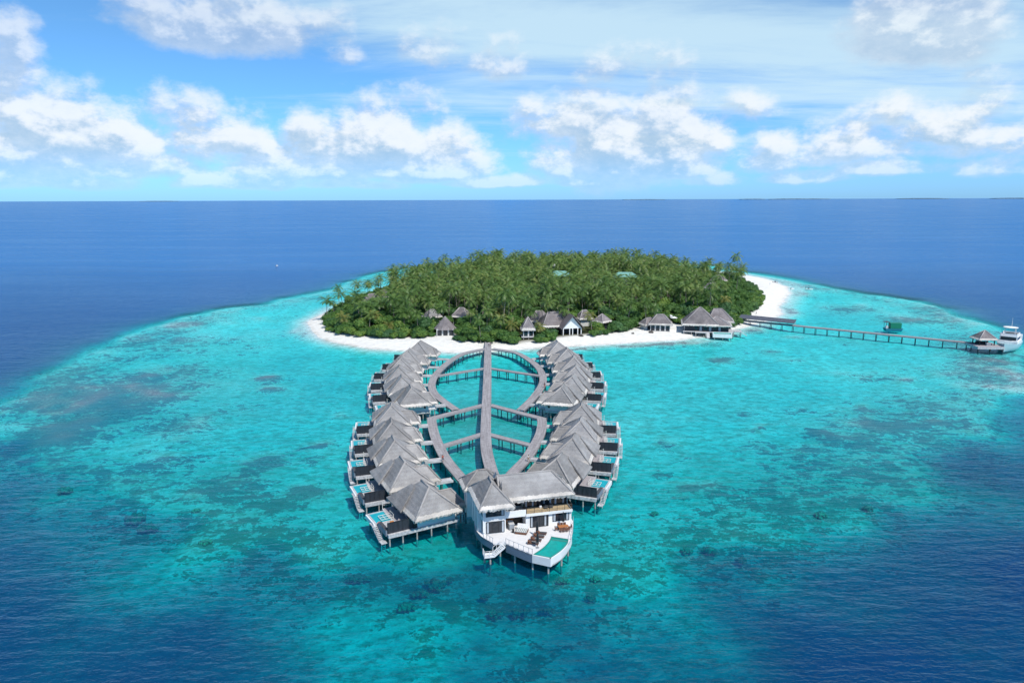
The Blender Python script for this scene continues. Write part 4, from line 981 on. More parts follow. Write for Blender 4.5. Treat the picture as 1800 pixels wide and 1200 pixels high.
cx0, cy0 = z1(782, 478, 6.0); b = MB(); b.lathe([(.2, 0), (.26, .08), (.26, .42), (.2, .5)], n=12); o = b.build('side_table', WHITE); o.location = (cx0, cy0, 5.945); tag(o, 'small round white side table beside the dark balcony loungers', 'side table')
# loungers by the plunge pools of the two nearest left villas
for (cx, cy, ro, wh) in [(-16.9, 127.6, 30, 'at the seaward end of the left row'), (-23.2, 140.6, 25, 'fourth past the gap in the left row')]:
    a = R(ro); lx, ly = -7.0, -1.2; o = thing('deck_lounger', f'orange padded deck lounger on the villa {wh}', 'lounger', (cx+lx*math.cos(a)-ly*math.sin(a), cy+lx*math.sin(a)+ly*math.cos(a), 2.245), a+R(80), 'orange loungers on villa decks')
    b = MB(); b.box(-.8, .8, -.4, .4, .15, .3); b.build('base', BROWN, o); b = MB(); b.box(-.78, .5, -.38, .38, .303, .42); b.build('cushion', ORANGE, o)
    b = MB(); b.box(.5, .7, -.38, .38, .303, .95); b.build('backrest', ORANGE, o)
# ------------------------------------------------------------------ people (built once, posed, then copied)
SKIN = paint('skin', (0.36, 0.20, 0.13), 0.6, 0.05, 3); HAIR = paint('hair', (0.02, 0.015, 0.012), 0.6, 0.1, 3)
def skinned(name, joints, edges, mat, parent, root=0):
    me = bpy.data.meshes.new(name); me.from_pydata([j[0] for j in joints], edges, []); me.update()
    o = bpy.data.objects.new(name, me); COL.objects.link(o)
    sk = o.modifiers.new('s', 'SKIN'); 
    if not me.skin_vertices: 
        bpy.context.view_layer.objects.active = o
    for i, j in enumerate(joints):
        me.skin_vertices[0].data[i].radius = (j[1], j[1]*(j[2] if len(j) > 2 else 1)); me.skin_vertices[0].data[i].use_root = (i == root)
    sb = o.modifiers.new('b', 'SUBSURF'); sb.levels = 1; sb.render_levels = 1
    dg = bpy.context.evaluated_depsgraph_get(); ev = o.evaluated_get(dg); nm = bpy.data.meshes.new_from_object(ev)
    o.modifiers.clear(); o.data = nm; nm.materials.clear(); nm.materials.append(mat); nm.polygons.foreach_set('use_smooth', [True]*len(nm.polygons))
    o.parent = parent; return o
def person(label, x, y, z, rot, shirt, short, walk=0.18, group=None):
    T = thing('person', label, 'person', (x, y, z), rot, group)
    s = walk
    J = [((0, 0, .95), .13, .8), ((0, 0, 1.15), .12, .75), ((0, 0, 1.38), .145, .65), ((0, 0, 1.5), .055), ((0, -.01, 1.60), .085, 1.1), ((0, -.01, 1.70), .08),
         ((.19, 0, 1.41), .055), ((.25, s*.5, 1.14), .043), ((.25, s*.5-.1, .90), .032), ((.26, s*.5-.13, .80), .03),
         ((-.19, 0, 1.41), .055), ((-.25, -s*.5, 1.14), .043), ((-.25, -s*.5-.1, .90), .032), ((-.26, -s*.5-.13, .80), .03),
         ((.09, 0, .86), .09), ((.1, -s, .48), .06), ((.1, -s*.9, .09), .045), ((.1, -s*.9-.15, .03), .035),
         ((-.09, 0, .86), .09), ((-.1, s, .48), .06), ((-.1, s*1.5, .09), .045), ((-.1, s*1.5-.15, .03), .035)]
    E_ = [(0, 1), (1, 2), (2, 3), (3, 4), (4, 5), (2, 6), (6, 7), (7, 8), (8, 9), (2, 10), (10, 11), (11, 12), (12, 13), (0, 14), (14, 15), (15, 16), (16, 17), (0, 18), (18, 19), (19, 20), (20, 21)]
    skinned('body', J, E_, SKIN, T)
    q = [(a[0], a[1]+.022, *a[2:]) for a in J]
    skinned('shirt', [q[0], q[1], q[2], q[6], q[7], q[10], q[11]], [(0, 1), (1, 2), (2, 3), (3, 4), (2, 5), (5, 6)], shirt, T)
    skinned('shorts', [q[0], q[14], q[15], q[18], q[19]], [(0, 1), (1, 2), (0, 3), (3, 4)], short, T)
    b = MB(); b.blob((0, .02, 1.69), .10, .115, .10, 10, 6, .1, 3); b.build('hair', HAIR, T, True)
    return T
SW = paint('white_cloth', (.75, .75, .73), .9, .05, 3); SB = paint('navy_cloth', (.03, .05, .12), .9, .1, 3); SR = paint('red_cloth', (.45, .05, .04), .9, .1, 3); SK = paint('khaki_cloth', (.38, .30, .2), .9, .1, 3)
def at(x, y, z=2.07): p = un(x, y, z); return p[0], p[1], z
person('left of two people walking along the central boardwalk over the beach, pale shirt', *at(859.5, 608), R(10), SW, SB)
person('right of two people walking along the central boardwalk over the beach, dark shirt', *at(862, 607.5), R(0), SB, SK)
person('person in red walking on the left near loop boardwalk', *at(778.5, 811, 2.02), R(20), SR, SB)
person('person in a white shirt walking on the right near loop boardwalk', *at(929, 811, 2.02), R(200), SW, SK)
person('person in dark clothes on the right far loop boardwalk', *at(957, 681, 2.01), R(160), SB, SR)
x, y, _ = un(1329, 555, .5); person('person in dark swimwear standing on the sand beside the jetty', x, y, max(0.02, ground_z(x, y)), R(90), SB, SB, .05)
x, y, _ = un(1353, 503, .3); person('person in white standing on the far sand spit', x, y, max(0.0, ground_z(x, y)), R(90), SW, SB, .05)
# ------------------------------------------------------------------ vegetation
def leaf_mat(name, c1, c2, c3, rough=0.5, trans=0.3, seed=0.0):
    m, t, out = new_mat(name)
    geo = t.node('ShaderNodeNewGeometry'); p = geo.outputs['Position']; oi = t.node('ShaderNodeObjectInfo')
    a = t.noise(t.vmath('ADD', p, (seed, 0, 0)), 0.11, 4, 0.65); b_ = t.noise(p, 0.9, 3, 0.6); rn = t.node('ShaderNodeNewGeometry').outputs['Random Per Island']
    f = t.math('ADD', t.math('MULTIPLY', a, 0.7), t.math('MULTIPLY', t.math('ADD', oi.outputs['Random'], -0.5), 0.25))
    f = t.math('ADD', f, t.math('MULTIPLY', t.math('ADD', rn, -0.5), 0.28))
    col = t.mix(t.ss(f, 0.18, 0.42), c2, c1); col = t.mix(t.ss(f, 0.40, 0.58), col, c3)
    col = t.mix(t.math('MULTIPLY', b_, 0.35), col, tuple(x*0.5 for x in c1))
    pb_ = t.node('ShaderNodeBsdfPrincipled'); t.put(pb_.inputs['Base Color'], col); pb_.inputs['Roughness'].default_value = rough; pb_.inputs['Specular IOR Level'].default_value = 0.35
    tl = t.node('ShaderNodeBsdfTranslucent'); t.put(tl.inputs['Color'], t.mix(0.5, col, (0.12, 0.20, 0.02)))
    mx_ = t.node('ShaderNodeMixShader'); mx_.inputs[0].default_value = trans
    t.l.new(pb_.outputs[0], mx_.inputs[1]); t.l.new(tl.outputs[0], mx_.inputs[2]); t.l.new(mx_.outputs[0], out.inputs[0]); return m
PALM = leaf_mat('palm_fronds', (0.145, 0.25, 0.055), (0.085, 0.17, 0.04), (0.30, 0.35, 0.10), 0.42, 0.25)
LEAF = leaf_mat('broad_leaves', (0.11, 0.225, 0.042), (0.055, 0.14, 0.032), (0.24, 0.33, 0.06), 0.6, 0.3, 40.)
LEAFD = leaf_mat('dark_leaves', (0.065, 0.16, 0.05), (0.04, 0.11, 0.04), (0.11, 0.21, 0.06), 0.6, 0.25, 90.)
YPALM = leaf_mat('yellow_fronds', (0.34, 0.32, 0.08), (0.20, 0.23, 0.06), (0.48, 0.40, 0.11), 0.45, 0.3)
BARK = paint('grey_bark', (0.24, 0.21, 0.17), 0.9, 0.3, 2.0)
def palm_geo(seed, hgt, lean=0.6, nf=24, L=4.6, droop=1.0):
    rr = random.Random(seed)
    tx_, ty_ = rr.uniform(-lean, lean), rr.uniform(-lean, lean)
    tr_ = MB(); prev = None
    for i in range(7):
        k = i/6; p = (tx_*k*k, ty_*k*k, hgt*k)
        if prev: tr_.tube(prev, p, .19-.09*(k-1/6), .19-.09*k, 6, False)
        prev = p
    top = Vector(prev); cr = MB()
    for i in range(nf):
        az_ = i*2.39996+rr.uniform(-.2, .2); u_ = i/nf; pit = 1.25-1.75*u_+rr.uniform(-.12, .12)     # young fronds upright, old ones hang
        d_ = Vector((math.cos(az_)*math.cos(pit), math.sin(az_)*math.cos(pit), math.sin(pit))); pts = [top.copy()]; p = top.copy(); l_ = L*rr.uniform(.82, 1.1)*(0.75+.35*math.sin(math.pi*min(1, u_+.15)))
        ns = 8
        for j in range(ns):
            p = p+d_*(l_/ns); pts.append(p.copy()); d_.z -= (0.17+.10*u_)*droop; d_.normalize()
        for j in range(1, ns):
            a = pts[j]; b_ = pts[j+1]; ax = (b_-a).normalized(); side = ax.cross(Vector((0, 0, 1)));
            if side.length < .05: side = Vector((1, 0, 0))
            side.normalize(); upv = side.cross(ax)
            wl = 1.0*math.sin(math.pi*(j+.6)/(ns+1.2))**.6*rr.uniform(.85, 1.1)
            for sg in (-1, 1):
                e = a+side*(sg*wl*.8)-upv*(wl*.42)+ax*(.35+wl*.3); w2 = ax*(l_/ns*.62)
                cr.quad(a, a+w2, e+w2*.55, e-w2*.05)
    return tr_, cr
def bush_geo(seed, r=3.4, hh=3.0, n=400, base=1.0, clumps=9, leaf=.55):
    rr = random.Random(seed); cr = MB(); cl = []
    for i in range(clumps):
        a = rr.uniform(0, 6.28); q = r*.62*math.sqrt(rr.random()); cl.append((q*math.cos(a), q*math.sin(a), base+hh*rr.uniform(.35, .78)*(1-.35*(q/r)), r*rr.uniform(.34, .52), hh*rr.uniform(.26, .40)))
    cl.append((0, 0, base+hh*.45, r*.75, hh*.5))
    for i, (x, y, z, a, b_) in enumerate(cl): cr.blob((x, y, z), a*.82, a*.82, b_*.82, 9, 6, .18, seed+i)
    for i in range(n):
        x, y, z, a, b_ = rr.choice(cl); th = rr.uniform(0, 6.28); cz = rr.uniform(-.55, 1); sz_ = math.sqrt(1-cz*cz)
        nn = Vector((sz_*math.cos(th), sz_*math.sin(th), cz)); k = rr.uniform(.82, 1.12); c = Vector((x+nn.x*a*k, y+nn.y*a*k, z+nn.z*b_*k))
        nn = (nn+Vector((rr.uniform(-.7, .7), rr.uniform(-.7, .7), rr.uniform(-.3, .8)))).normalized(); t1 = nn.orthogonal().normalized(); t2 = nn.cross(t1); s1 = leaf*rr.uniform(.6, 1.25); s2 = s1*rr.uniform(.45, .8); an = rr.uniform(0, 3.14)
        u1 = (t1*math.cos(an)+t2*math.sin(an))*s1; u2 = (t2*math.cos(an)-t1*math.sin(an))*s2
        cr.add([c-u1, c+u2, c+u1, c-u2], [(0, 1, 2, 3)])
    tr_ = MB(); tr_.tube((0, 0, -.4), (0, 0, base+hh*.4), .22, .13, 6, False)
    for i in range(4): a = i*1.6+seed; tr_.tube((0, 0, base*.6), (math.cos(a)*r*.45, math.sin(a)*r*.45, base+hh*.5), .11, .05, 5, False)
    return tr_, cr
class Proto:
    def __init__(s, geo, cmat, name, cname='crown'):
        s.tr, s.cr = geo; s.cmat = cmat; s.name = name
        s.mt = s.tr.build('trunk', BARK); s.mc = s.cr.build(cname, cmat); s.used = False
        s.arr = []
        for mb in (s.tr, s.cr):
            q = [f for f in mb.f if len(f) == 4]; s.arr.append((np.array(mb.v, dtype=np.float32), np.array(q, dtype=np.int32)))
    def place(s, x, y, z, rot, sc, label, cat, group):
        T = bpy.data.objects.new(s.name, None); COL.objects.link(T); T.location = (x, y, z); T.rotation_euler = (0, 0, rot); T.scale = sc
        for src in (s.mt, s.mc):
            c = src.copy(); COL.objects.link(c); c.parent = T
        return tag(T, label, cat, group)
    def done(s):
        for o in (s.mt, s.mc): bpy.data.objects.remove(o)
PALMS = [Proto(palm_geo(1, 10.0), PALM, 'coconut_palm'), Proto(palm_geo(2, 12.0, .9, 22), PALM, 'coconut_palm'), Proto(palm_geo(3, 11.0, .5, 26, 4.3), PALM, 'coconut_palm'), Proto(palm_geo(4, 13.5, 1.2, 21, 4.8), PALM, 'coconut_palm'), Proto(palm_geo(8, 12.5, 1.0, 18, 4.4, 1.35), PALM, 'coconut_palm')]
YP = [Proto(palm_geo(5, 6.0, 1.3, 20, 4.0), YPALM, 'coconut_palm'), Proto(palm_geo(6, 8.5, 1.4, 20, 4.2, 1.3), YPALM, 'coconut_palm')]
SHORT = Proto(palm_geo(7, 2.2, .5, 22, 4.2, 1.1), PALM, 'coconut_palm')
BUSH = [Proto(bush_geo(11, 3.4, 3.4, 520, .2, 10, .42), LEAF, 'shrub'), Proto(bush_geo(12, 3.9, 3.0, 520, .2, 11, .42), LEAFD, 'shrub'), Proto(bush_geo(13, 3.1, 3.9, 480, .3, 9, .42), LEAF, 'shrub')]
TREE = [Proto(bush_geo(21, 4.4, 4.6, 620, 2.6, 12, .50), LEAF, 'broadleaf_tree'), Proto(bush_geo(22, 4.0, 5.2, 620, 2.8, 12, .50), LEAFD, 'broadleaf_tree'), Proto(bush_geo(23, 4.9, 4.2, 640, 2.8, 13, .50), LEAF, 'broadleaf_tree')]
# ---- clearings for buildings: world x, y, radius; and the strip in front of each kept low
CLEAR = []; CLEARP = []
def clear(px, py, r, front=0, z=0):
    x, y, _ = un(px, py, z); CLEAR.append((x, y, r))
    for k in range(1, int(front/3)+1): CLEAR.append((x-x/y*3*k, y-3*k, r*.85))
# ------------------------------------------------------------------ buildings on the island
CREAM = paint('pale_plaster', (0.62, 0.62, 0.60), 0.8, 0.08, 1.0); GREENR = paint('green_sheet_roof', (0.20, 0.42, 0.36), 0.5, 0.12, .6, stretch=(6, 1, 1))
CAPM = thatch_mat('pale_ridge', (0.50, 0.46, 0.45), (0.34, 0.31, 0.31))
def house(name, label, px, py, w_, d_, rot, wh, rh, z0=None, ridge=0.35, over=1.0, windows=3, legs=0.0, mat=THATCH2, roofcol=True, cat='house', group=None, cone=False, front=6, plan=None, zref=1.6, clr=None, pfront=0):
    x, y, _ = un(px, py, zref); zg = max(0.3, ground_z(x, y)) if z0 is None else z0
    T = thing(name, label, cat, (x, y, zg), rot, group); hw, hd = w_/2, d_/2; f0 = legs
    b = MB(); b.box(-hw, hw, -hd, hd, f0, f0+wh); wl = b.build('wall', CREAM, T)
    if legs:
        b = MB(); b.box(-hw-.8, hw+.8, -hd-1.5, hd+.5, f0-.25, f0); b.build('deck', OFFW, T)
        for sx_ in (-hw, 0, hw):
            for sy_ in (-hd-1.2, hd): q = MB(); q.tube((sx_, sy_, -1.5), (sx_, sy_, f0-.25), .16, .14, 6); q.build('post', PILE, T)
    for i in range(windows):
        u = -hw+w_*(i+.5)/windows; ww = w_/windows*.36
        b = MB(); b.box(u-ww, u+ww, -hd-.05, -hd-.004, f0+.15, f0+wh*.85); fo = b.build('window', BLACKF, wl)
        b = MB(); b.box(u-ww*.85, u+ww*.85, -hd-.07, -hd-.053, f0+.3, f0+wh*.8); b.build('pane', GLASS, fo)
    if cone:
        n = 10; r0_ = hw+over; mb = MB(); vs_ = []; fs = []
        for k in range(5):
            q = k/4; r_ = r0_*(1-q)+.05; zz = f0+wh-.2+rh*(q**.92)
            for i in range(n): a = 2*math.pi*i/n; vs_.append((r_*math.cos(a), r_*math.sin(a), zz))
        for k in range(4):
            for i in range(n): fs.append((k*n+i, k*n+(i+1) % n, (k+1)*n+(i+1) % n, (k+1)*n+i))
        fs.append(tuple(range(n-1, -1, -1))); mb.add(vs_, fs); r = mb.build('roof', mat, T)
        c = MB()
        for i in range(n): a = 2*math.pi*i/n; c.tube((r0_*math.cos(a), r0_*math.sin(a), f0+wh-.2), (0, 0, f0+wh-.2+rh), .12, .1, 5)
        c.build('ridge_cap', CAPM, r)
    else:
        rw = w_*ridge
        if w_ >= d_: ra, rb = (-rw/2, 0), (rw/2, 0)
        else: ra, rb = (0, -d_*ridge/2), (0, d_*ridge/2)
        hip_roof('roof', T, -hw-over, hw+over, -hd-over, hd+over, f0+wh, ra, rb, f0+wh+rh, mat, seed=int(px), thick=.3, capm=CAPM)
    CLEAR.append((x, y, clr if clr is not None else max(w_, d_)/2+3.0))
    for k in range(1, int(front/3)+1): CLEAR.append((x-x/y*3*k-(0), y-3*k, w_*.5+1.5))
    if pfront:
        for k in range(1, int(pfront/4)): CLEARP.append((x-x/y*4*k, y-4*k, w_*.5+2))
    return T
house('beach_house', 'round thatched beach house with dark windows behind a leaning palm, left beach', 783, 588, 8, 7, 0.1, 3.0, 5.6, cone=True, front=9)
house('beach_house', 'thatched house with a raised dark porch right behind the round beach house', 812, 572, 6.5, 6, R(-20), 4.6, 4.2, windows=2, front=4)
house('beach_house', 'small thatched house half hidden left of the round beach house', 760, 569, 6, 5.5, R(35), 3.6, 3.8, windows=1, front=4, mat=THATCH)
house('beach_house', 'narrow thatched house on short white stilts at the edge of the beach', 928, 594, 4.6, 4.8, R(4), 3.0, 5.4, legs=1.1, windows=2, ridge=.2, over=.9, front=9)
house('island_house', 'thatched hip roofed house left of the white gabled hall', 948, 577, 8, 7, R(-24), 3.6, 5.0, windows=0, front=6)
house('island_house', 'small thatched house behind the right of the white gabled hall', 1027, 572, 5.5, 5, R(15), 3.6, 4.0, windows=0, front=3)
house('island_house', 'little thatched pyramid roof in shrubs right of the white gabled hall', 1058, 577, 5, 5, R(40), 3.4, 3.6, windows=1, ridge=.05, front=5)
house('island_house', 'thatched restaurant pavilion with blue glazing beside white parasols', 1160, 580, 9, 7, R(-10), 3.2, 4.2, windows=4, front=13)
house('island_house', 'low thatched annex at the left of the restaurant pavilion', 1140, 578, 6, 5, R(20), 2.4, 3.0, windows=1, front=10)
for (px, py, w_, lab) in [(655, 545, 9, 'thatched roof glimpsed among palms on the left of the island'), (676, 537, 7, 'thatched roof just right of another among the palms on the left'), (1262, 506, 8, 'thatched roof among trees at the back right of the island'), (1250, 520, 6, 'small thatched roof half covered by trees on the right of the island'), (1047, 508, 7, 'grey roof between palms in the middle of the forest')]:
    house('island_house', lab, px, py, w_, w_*.8, R(20), 5.0, 4.2, windows=0, front=0, mat=THATCH2, pfront=26 if px > 900 else 10)
for (px, py, w_, lab) in [(984, 511, 14, 'green sheet roofed building in the middle of the forest'), (1098, 514, 16, 'green sheet roofed building on the right of the forest')]:
    x, y, _ = un(px, py); T = thing('service_building', lab, 'building', (x, y, 1.7), R(-12)); b = MB(); b.box(-w_/2, w_/2, -5, 5, 0, 7.5); b.build('wall', CREAM, T)
    b = MB(); r_ = w_/2+.8; b.add([(-r_, -5.8, 7.5), (r_, -5.8, 7.5), (r_, 5.8, 7.5), (-r_, 5.8, 7.5), (-r_*.5, 0, 10.6), (r_*.5, 0, 10.6)], [(0, 1, 5, 4), (1, 2, 5), (2, 3, 4, 5), (3, 0, 4), (3, 2, 1, 0)]); b.build('roof', GREENR, T)
    CLEAR.append((x, y, w_*.62)); 
    for k in range(1, 11): CLEARP.append((x-x/y*4*k, y-4*k, w_*.55+1))
    T.location.z = 3.2
# gabled hall
x, y, _ = un(1006, 589, 1.6); T = thing('gabled_hall', 'thatched hall with a white triangular gable and white columns facing the beach', 'hall', (x, y, 1.7), R(12)); GHX, GHY = x, y
CLEAR += [(x-1, y+4, 10), (x-7, y+11, 10), (x-12, y+14, 8), (x, y-4, 7), (x, y-8, 6)]
b = MB(); Z0 = 3.1; b.add([(-5.4, -.8, Z0), (0, -1.6, 9.2), (-5.4, 16, Z0), (0, 16, 9.2), (5.4, -.8, Z0), (5.4, 16, Z0)], [(0, 1, 3, 2), (1, 4, 5, 3)])
b.add([(-5.4, -.8, Z0-.3), (0, -1.6, 8.85), (-5.4, 16, Z0-.3), (0, 16, 8.85), (5.4, -.8, Z0-.3), (5.4, 16, Z0-.3)], [(2, 3, 1, 0), (3, 5, 4, 1)]); b.add([(-5.4, -.8, Z0), (0, -1.6, 9.2), (5.4, -.8, Z0), (-5.4, -.8, Z0-.3), (0, -1.6, 8.85), (5.4, -.8, Z0-.3)], [(0, 3, 4, 1), (1, 4, 5, 2)]); rf = b.build('roof', THATCH2, T)
hip_roof('roof', T, -13, 0.5, 4, 15, 3.4, (-9, 9.5), (-4, 9.5), 9.4, THATCH2, seed=51, capm=CAPM)
b = MB(); b.add([(-4.4, .1, 3.0), (4.4, .1, 3.0), (0, .1, 8.3), (-4.4, .35, 3.0), (4.4, .35, 3.0), (0, .35, 8.3)], [(0, 1, 2), (5, 4, 3), (0, 3, 4, 1), (1, 4, 5, 2), (2, 5, 3, 0)]); b.build('gable', WHITE, T)
for u in (-4.2, -1.2, 0.2, 2.6, 4.2): b = MB(); b.box(u-.18, u+.18, .1, .4, 0, 3.0); b.build('column', WHITE, T)
b = MB(); b.box(-4.6, 4.6, 5, 5.2, 0, 3.0); b.box(-4.8, -4.6, .8, 14, 0, 3.0); b.box(4.6, 4.8, .8, 14, 0, 3.0); b.build('wall', DARKW, T)
# big waterfront pavilion with its own pool
x, y, _ = un(1243, 592); T = thing('waterfront_pavilion', 'large thatched pavilion on stilts with a white pool at the right end of the beach', 'pavilion', (x, y, 0), R(-12)); BX, BY = x, y
CLEAR += [(x, y+6, 13), (x+8, y+12, 11), (x-6, y+3, 11), (x, y-3, 13)]
hip_roof('roof', T, -11.5, 5.5, .5, 15, 5.2, (-3.5, 8), (-3.0, 8), 12.6, THATCH2, seed=61, capm=CAPM)
hip_roof('roof', T, 0.2, 12.5, 8.5, 21, 5.6, (3.4, 14.0), (7.0, 14.0), 11.2, THATCH2, seed=62, capm=CAPM)
hip_roof('roof', T, -0.8, 10.8, 0.2, 9, 5.1, (3.6, 5.4), (4.6, 5.4), 8.7, THATCH2, seed=63, capm=CAPM)
b = MB(); b.box(-10, 4.5, 2.2, 13.5, 2.2, 5.2); b.box(4.5, 9.5, 2.6, 8, 2.2, 5.2); b.box(1.5, 11, 10, 19.5, 2.2, 5.5); wl = b.build('wall', DARKW, T)
for u0_, u1_ in ((-9.8, -7.8), (-7.2, -5.2)): b = MB(); b.box(-10.12, -10.02, u0_+12.2, u1_+12.2, 2.3, 5.1); b.build('white_panel', WHITE, wl)
for k in range(3): b = MB(); b.box(-10.14, -10.02, 3+k*3.4, 5.4+k*3.4, 2.3, 5.0); b.build('white_panel', WHITE, wl)
for k in range(7): b = MB(); b.box(-5.5+k*2.1, -4.5+k*2.1, 2.1, 2.17, 2.3, 4.9) if k < 5 else b.box(-5.5+k*2.1, -4.5+k*2.1, 2.5, 2.57, 2.3, 4.9); b.build('window', CURT if k % 2 else GLASS, wl)
b = MB(); b.box(-10.8, 11.5, .6, 20, 1.9, 2.2); b.box(-5.5, -.5, -1.6, .6, 1.9, 2.2); b.box(11.5, 15.5, 4.5, 9, 1.8, 2.1); b.build('deck', OFFW, T)
b = MB(); b.box(2.2, 2.5, -4.6, .5, .7, 2.35); b.box(10.2, 10.5, -4.6, .5, .7, 2.35); b.box(2.5, 10.2, -4.6, -4.3, .7, 2.35); b.box(2.5, 10.2, .2, .5, .7, 2.35); b.box(2.5, 10.2, -4.3, .2, .7, .9); pb_ = b.build('pool_basin', WHITE, T)
b = MB(); b.box(2.5, 10.2, -4.3, .2, 2.0, 2.12); b.build('pool_water', POOLW, pb_)
b = MB(); b.add([(-.4, .6, 2.1), (1.0, .6, 2.1), (1.0, -2.8, .1), (-.4, -2.8, .1), (-.4, .6, 1.9), (1.0, .6, 1.9), (1.0, -2.8, -.1), (-.4, -2.8, -.1)], [(3, 2, 1, 0), (4, 5, 6, 7), (0, 1, 5, 4), (1, 2, 6, 5), (2, 3, 7, 6), (3, 0, 4, 7)])
b.add([(15, 5, 2.0), (15, 6.4, 2.0), (18, 6.4, .2), (18, 5, .2), (15, 5, 1.8), (15, 6.4, 1.8), (18, 6.4, 0), (18, 5, 0)], [(0, 1, 2, 3), (7, 6, 5, 4), (0, 3, 7, 4), (1, 5, 6, 2), (0, 4, 5, 1), (3, 2, 6, 7)]); b.build('stair', OFFW, T)
for u, v in [(-10.4, 1), (-7, .9), (-3.5, .8), (0, .8), (3, -4.2), (10, -4.2), (6.5, -4.2), (-5.2, -1.4), (-.8, -1.4), (11.2, 1), (-10.4, 6), (-10.4, 11), (12, 4.8), (15.2, 4.8), (15.2, 8.8)]:
    b = MB(); b.tube((u, v, -2.2), (u, v, 1.9), .2, .18, 7); b.build('pile', PILE, T)
def parasol(label, px, py, z, r=1.9, h=2.7):
    x, y, _ = un(px, py, z); T = thing('parasol', label, 'parasol', (x, y, max(.2, ground_z(x, y))), 0, 'open white parasols')
    b = MB(); b.tube((0, 0, 0), (0, 0, h+.7), .05, .04, 6); b.build('pole', BROWN, T); b = MB(); b.lathe([(r, h), (r*.97, h+.06), (r*.5, h+.42), (.05, h+.75)], n=12); b.build('canopy', WHITE, T)
parasol('round open white parasol over brown chairs at the edge of the beach', 1139, 577, 0, 2.2)
parasol('rectangular looking white parasol on the right terrace of the restaurant', 1177, 571, 0, 2.4)
parasol('white parasol lower right of another on the restaurant terrace', 1184, 574, 0, 1.8)
x, y, _ = un(1139, 579); k = 0; gzz = max(.2, ground_z(x, y))
for dx, dy, r_, wh in ((-1.6, -.6, 40, 'left'), (1.5, -.6, -30, 'right'), (0, -1.6, 180, 'front')):
    o = copy_tree(ch0); o.location = (x+dx, y+dy, gzz); o.rotation_euler = (0, 0, R(r_)); o.scale = (1.3, 1.3, 1.2); tag(o, f'brown chair at the {wh} under the round white beach parasol', 'chair', 'chairs under the beach parasol')
# masts
x, y, _ = un(905, 478, 8); T = thing('radio_mast', 'tall thin white radio mast rising above the palms', 'mast', (x, y, 1.7)); b = MB(); zt = 62-y*math.tan(R(11.31)-math.atan((600-459)/1250)); 
b.tube((0, 0, 0), (0, 0, zt-1.7), .32, .2, 8); b.build('pole', CREAM, T); b = MB(); b.box(-.5, .5, -.3, .3, zt-5.2, zt-3.2); b.tube((0, 0, zt-1.7), (0, 0, zt-.2), .08); b.build('antenna', WHITE, T); b = MB(); b.lathe([(.1, zt-6.3), (.9, zt-6.1), (.9, zt-5.9), (.1, zt-5.7)], (1.6, 0), 10); b.tube((0, 0, zt-6), (1.4, 0, zt-6), .1); b.build('dish', WHITE, T)
x, y, _ = un(973, 486, 8); T = thing('radar_dome', 'white radar ball on a short pole above the palms beside the green roof', 'radar dome', (x, y, 1.7)); zt = 62-y*math.tan(R(11.31)-math.atan((600-467)/1250))-1.7
b = MB(); b.tube((0, 0, 0), (0, 0, zt-1), .3, .25, 8); b.build('pole', CREAM, T); b = MB(); b.blob((0, 0, zt), 1.3, 1.3, 1.3, 14, 9, 0, 0); b.build('dome', WHITE, T, True)
CLEAR += [(x, y, 3)]
# ------------------------------------------------------------------ planting
vp = np.array(VEG)
def inveg(X, Y): return sdist(np.array(X, dtype=float), np.array(Y, dtype=float), VEG)
def clear_ok(x, y, pad=0.0):
    return all((x-a)**2+(y-b)**2 > (r+pad)**2 for a, b, r in CLEAR)
spots = []           # (kind, x, y, scale, depth inside edge)
rt = random.Random(5)
def hexgrid(step, jit):
    o = []; j = 0; y = 290.0
    while y < 640:
        x = -120.0+(j % 2)*step/2
        while x < 200: o.append((x+rt.uniform(-jit, jit), y+rt.uniform(-jit, jit))); x += step
        y += step*.87; j += 1
    a = np.array(o); d = inveg(a[:, 0], a[:, 1]); return [(x, y, s) for (x, y), s in zip(o, d) if s > 0]
for x, y, s in hexgrid(6.7, 2.6):
    palmd = 0.86 if s > 26 else (0.5 if s > 12 else (0.16 if s > 5 else 0.03))
    if x > 95 and y < 470: palmd *= .55
    if x > 120: palmd *= .6
    if rt.random() < palmd and clear_ok(x, y, .5) and all((x-a)**2+(y-b)**2 > r*r for a, b, r in CLEARP): spots.append(('palm', x, y, rt.uniform(.88, 1.26)*(1.2 if rt.random() < .12 else 1), s))
for x, y, s in hexgrid(7.0, 2.2):
    if 6 < s and clear_ok(x, y, 2.0): spots.append(('tree', x, y, rt.uniform(.75, 1.15)*(1.0 if s > 14 else .8)*(.78 if s > 30 else 1), s))
for x, y, s in hexgrid(4.6, 1.3):
    if 0.8 < s < 13 and clear_ok(x, y, .6): spots.append(('bush', x, y, rt.uniform(.8, 1.35)*(.72 if s < 3 else 1.0), s))
GP, GT, GB = 'coconut palms of the island forest', 'broadleaf trees of the island forest', 'shrubs along the beach'
def zone(x, y, s):
    lr = 'at the left tip' if x < -62 else 'behind the round beach house' if x < -26 else 'behind the boardwalk landing' if x < 6 else 'behind the gabled hall' if x < 46 else 'behind the restaurant' if x < 82 else 'behind the waterfront pavilion'
    fb = ('left fringe' if x < -62 else 'right fringe' if x > 120 else 'front edge') if s < 12 else ('front half' if y < 430 else 'back half')
    return lr, fb
def rank(sel, n):
    sel = sorted(sel, key=lambda q: math.hypot(q[1], q[2])-q[4]*.15); return sel[:n], sel[n:]
pal = [q for q in spots if q[0] == 'palm']; tre = [q for q in spots if q[0] == 'tree']; bus = [q for q in spots if q[0] == 'bush']
p_n, p_f = rank(pal, 285); t_n, t_f = rank(tre, 250); b_n, b_f = rank(bus, 280)
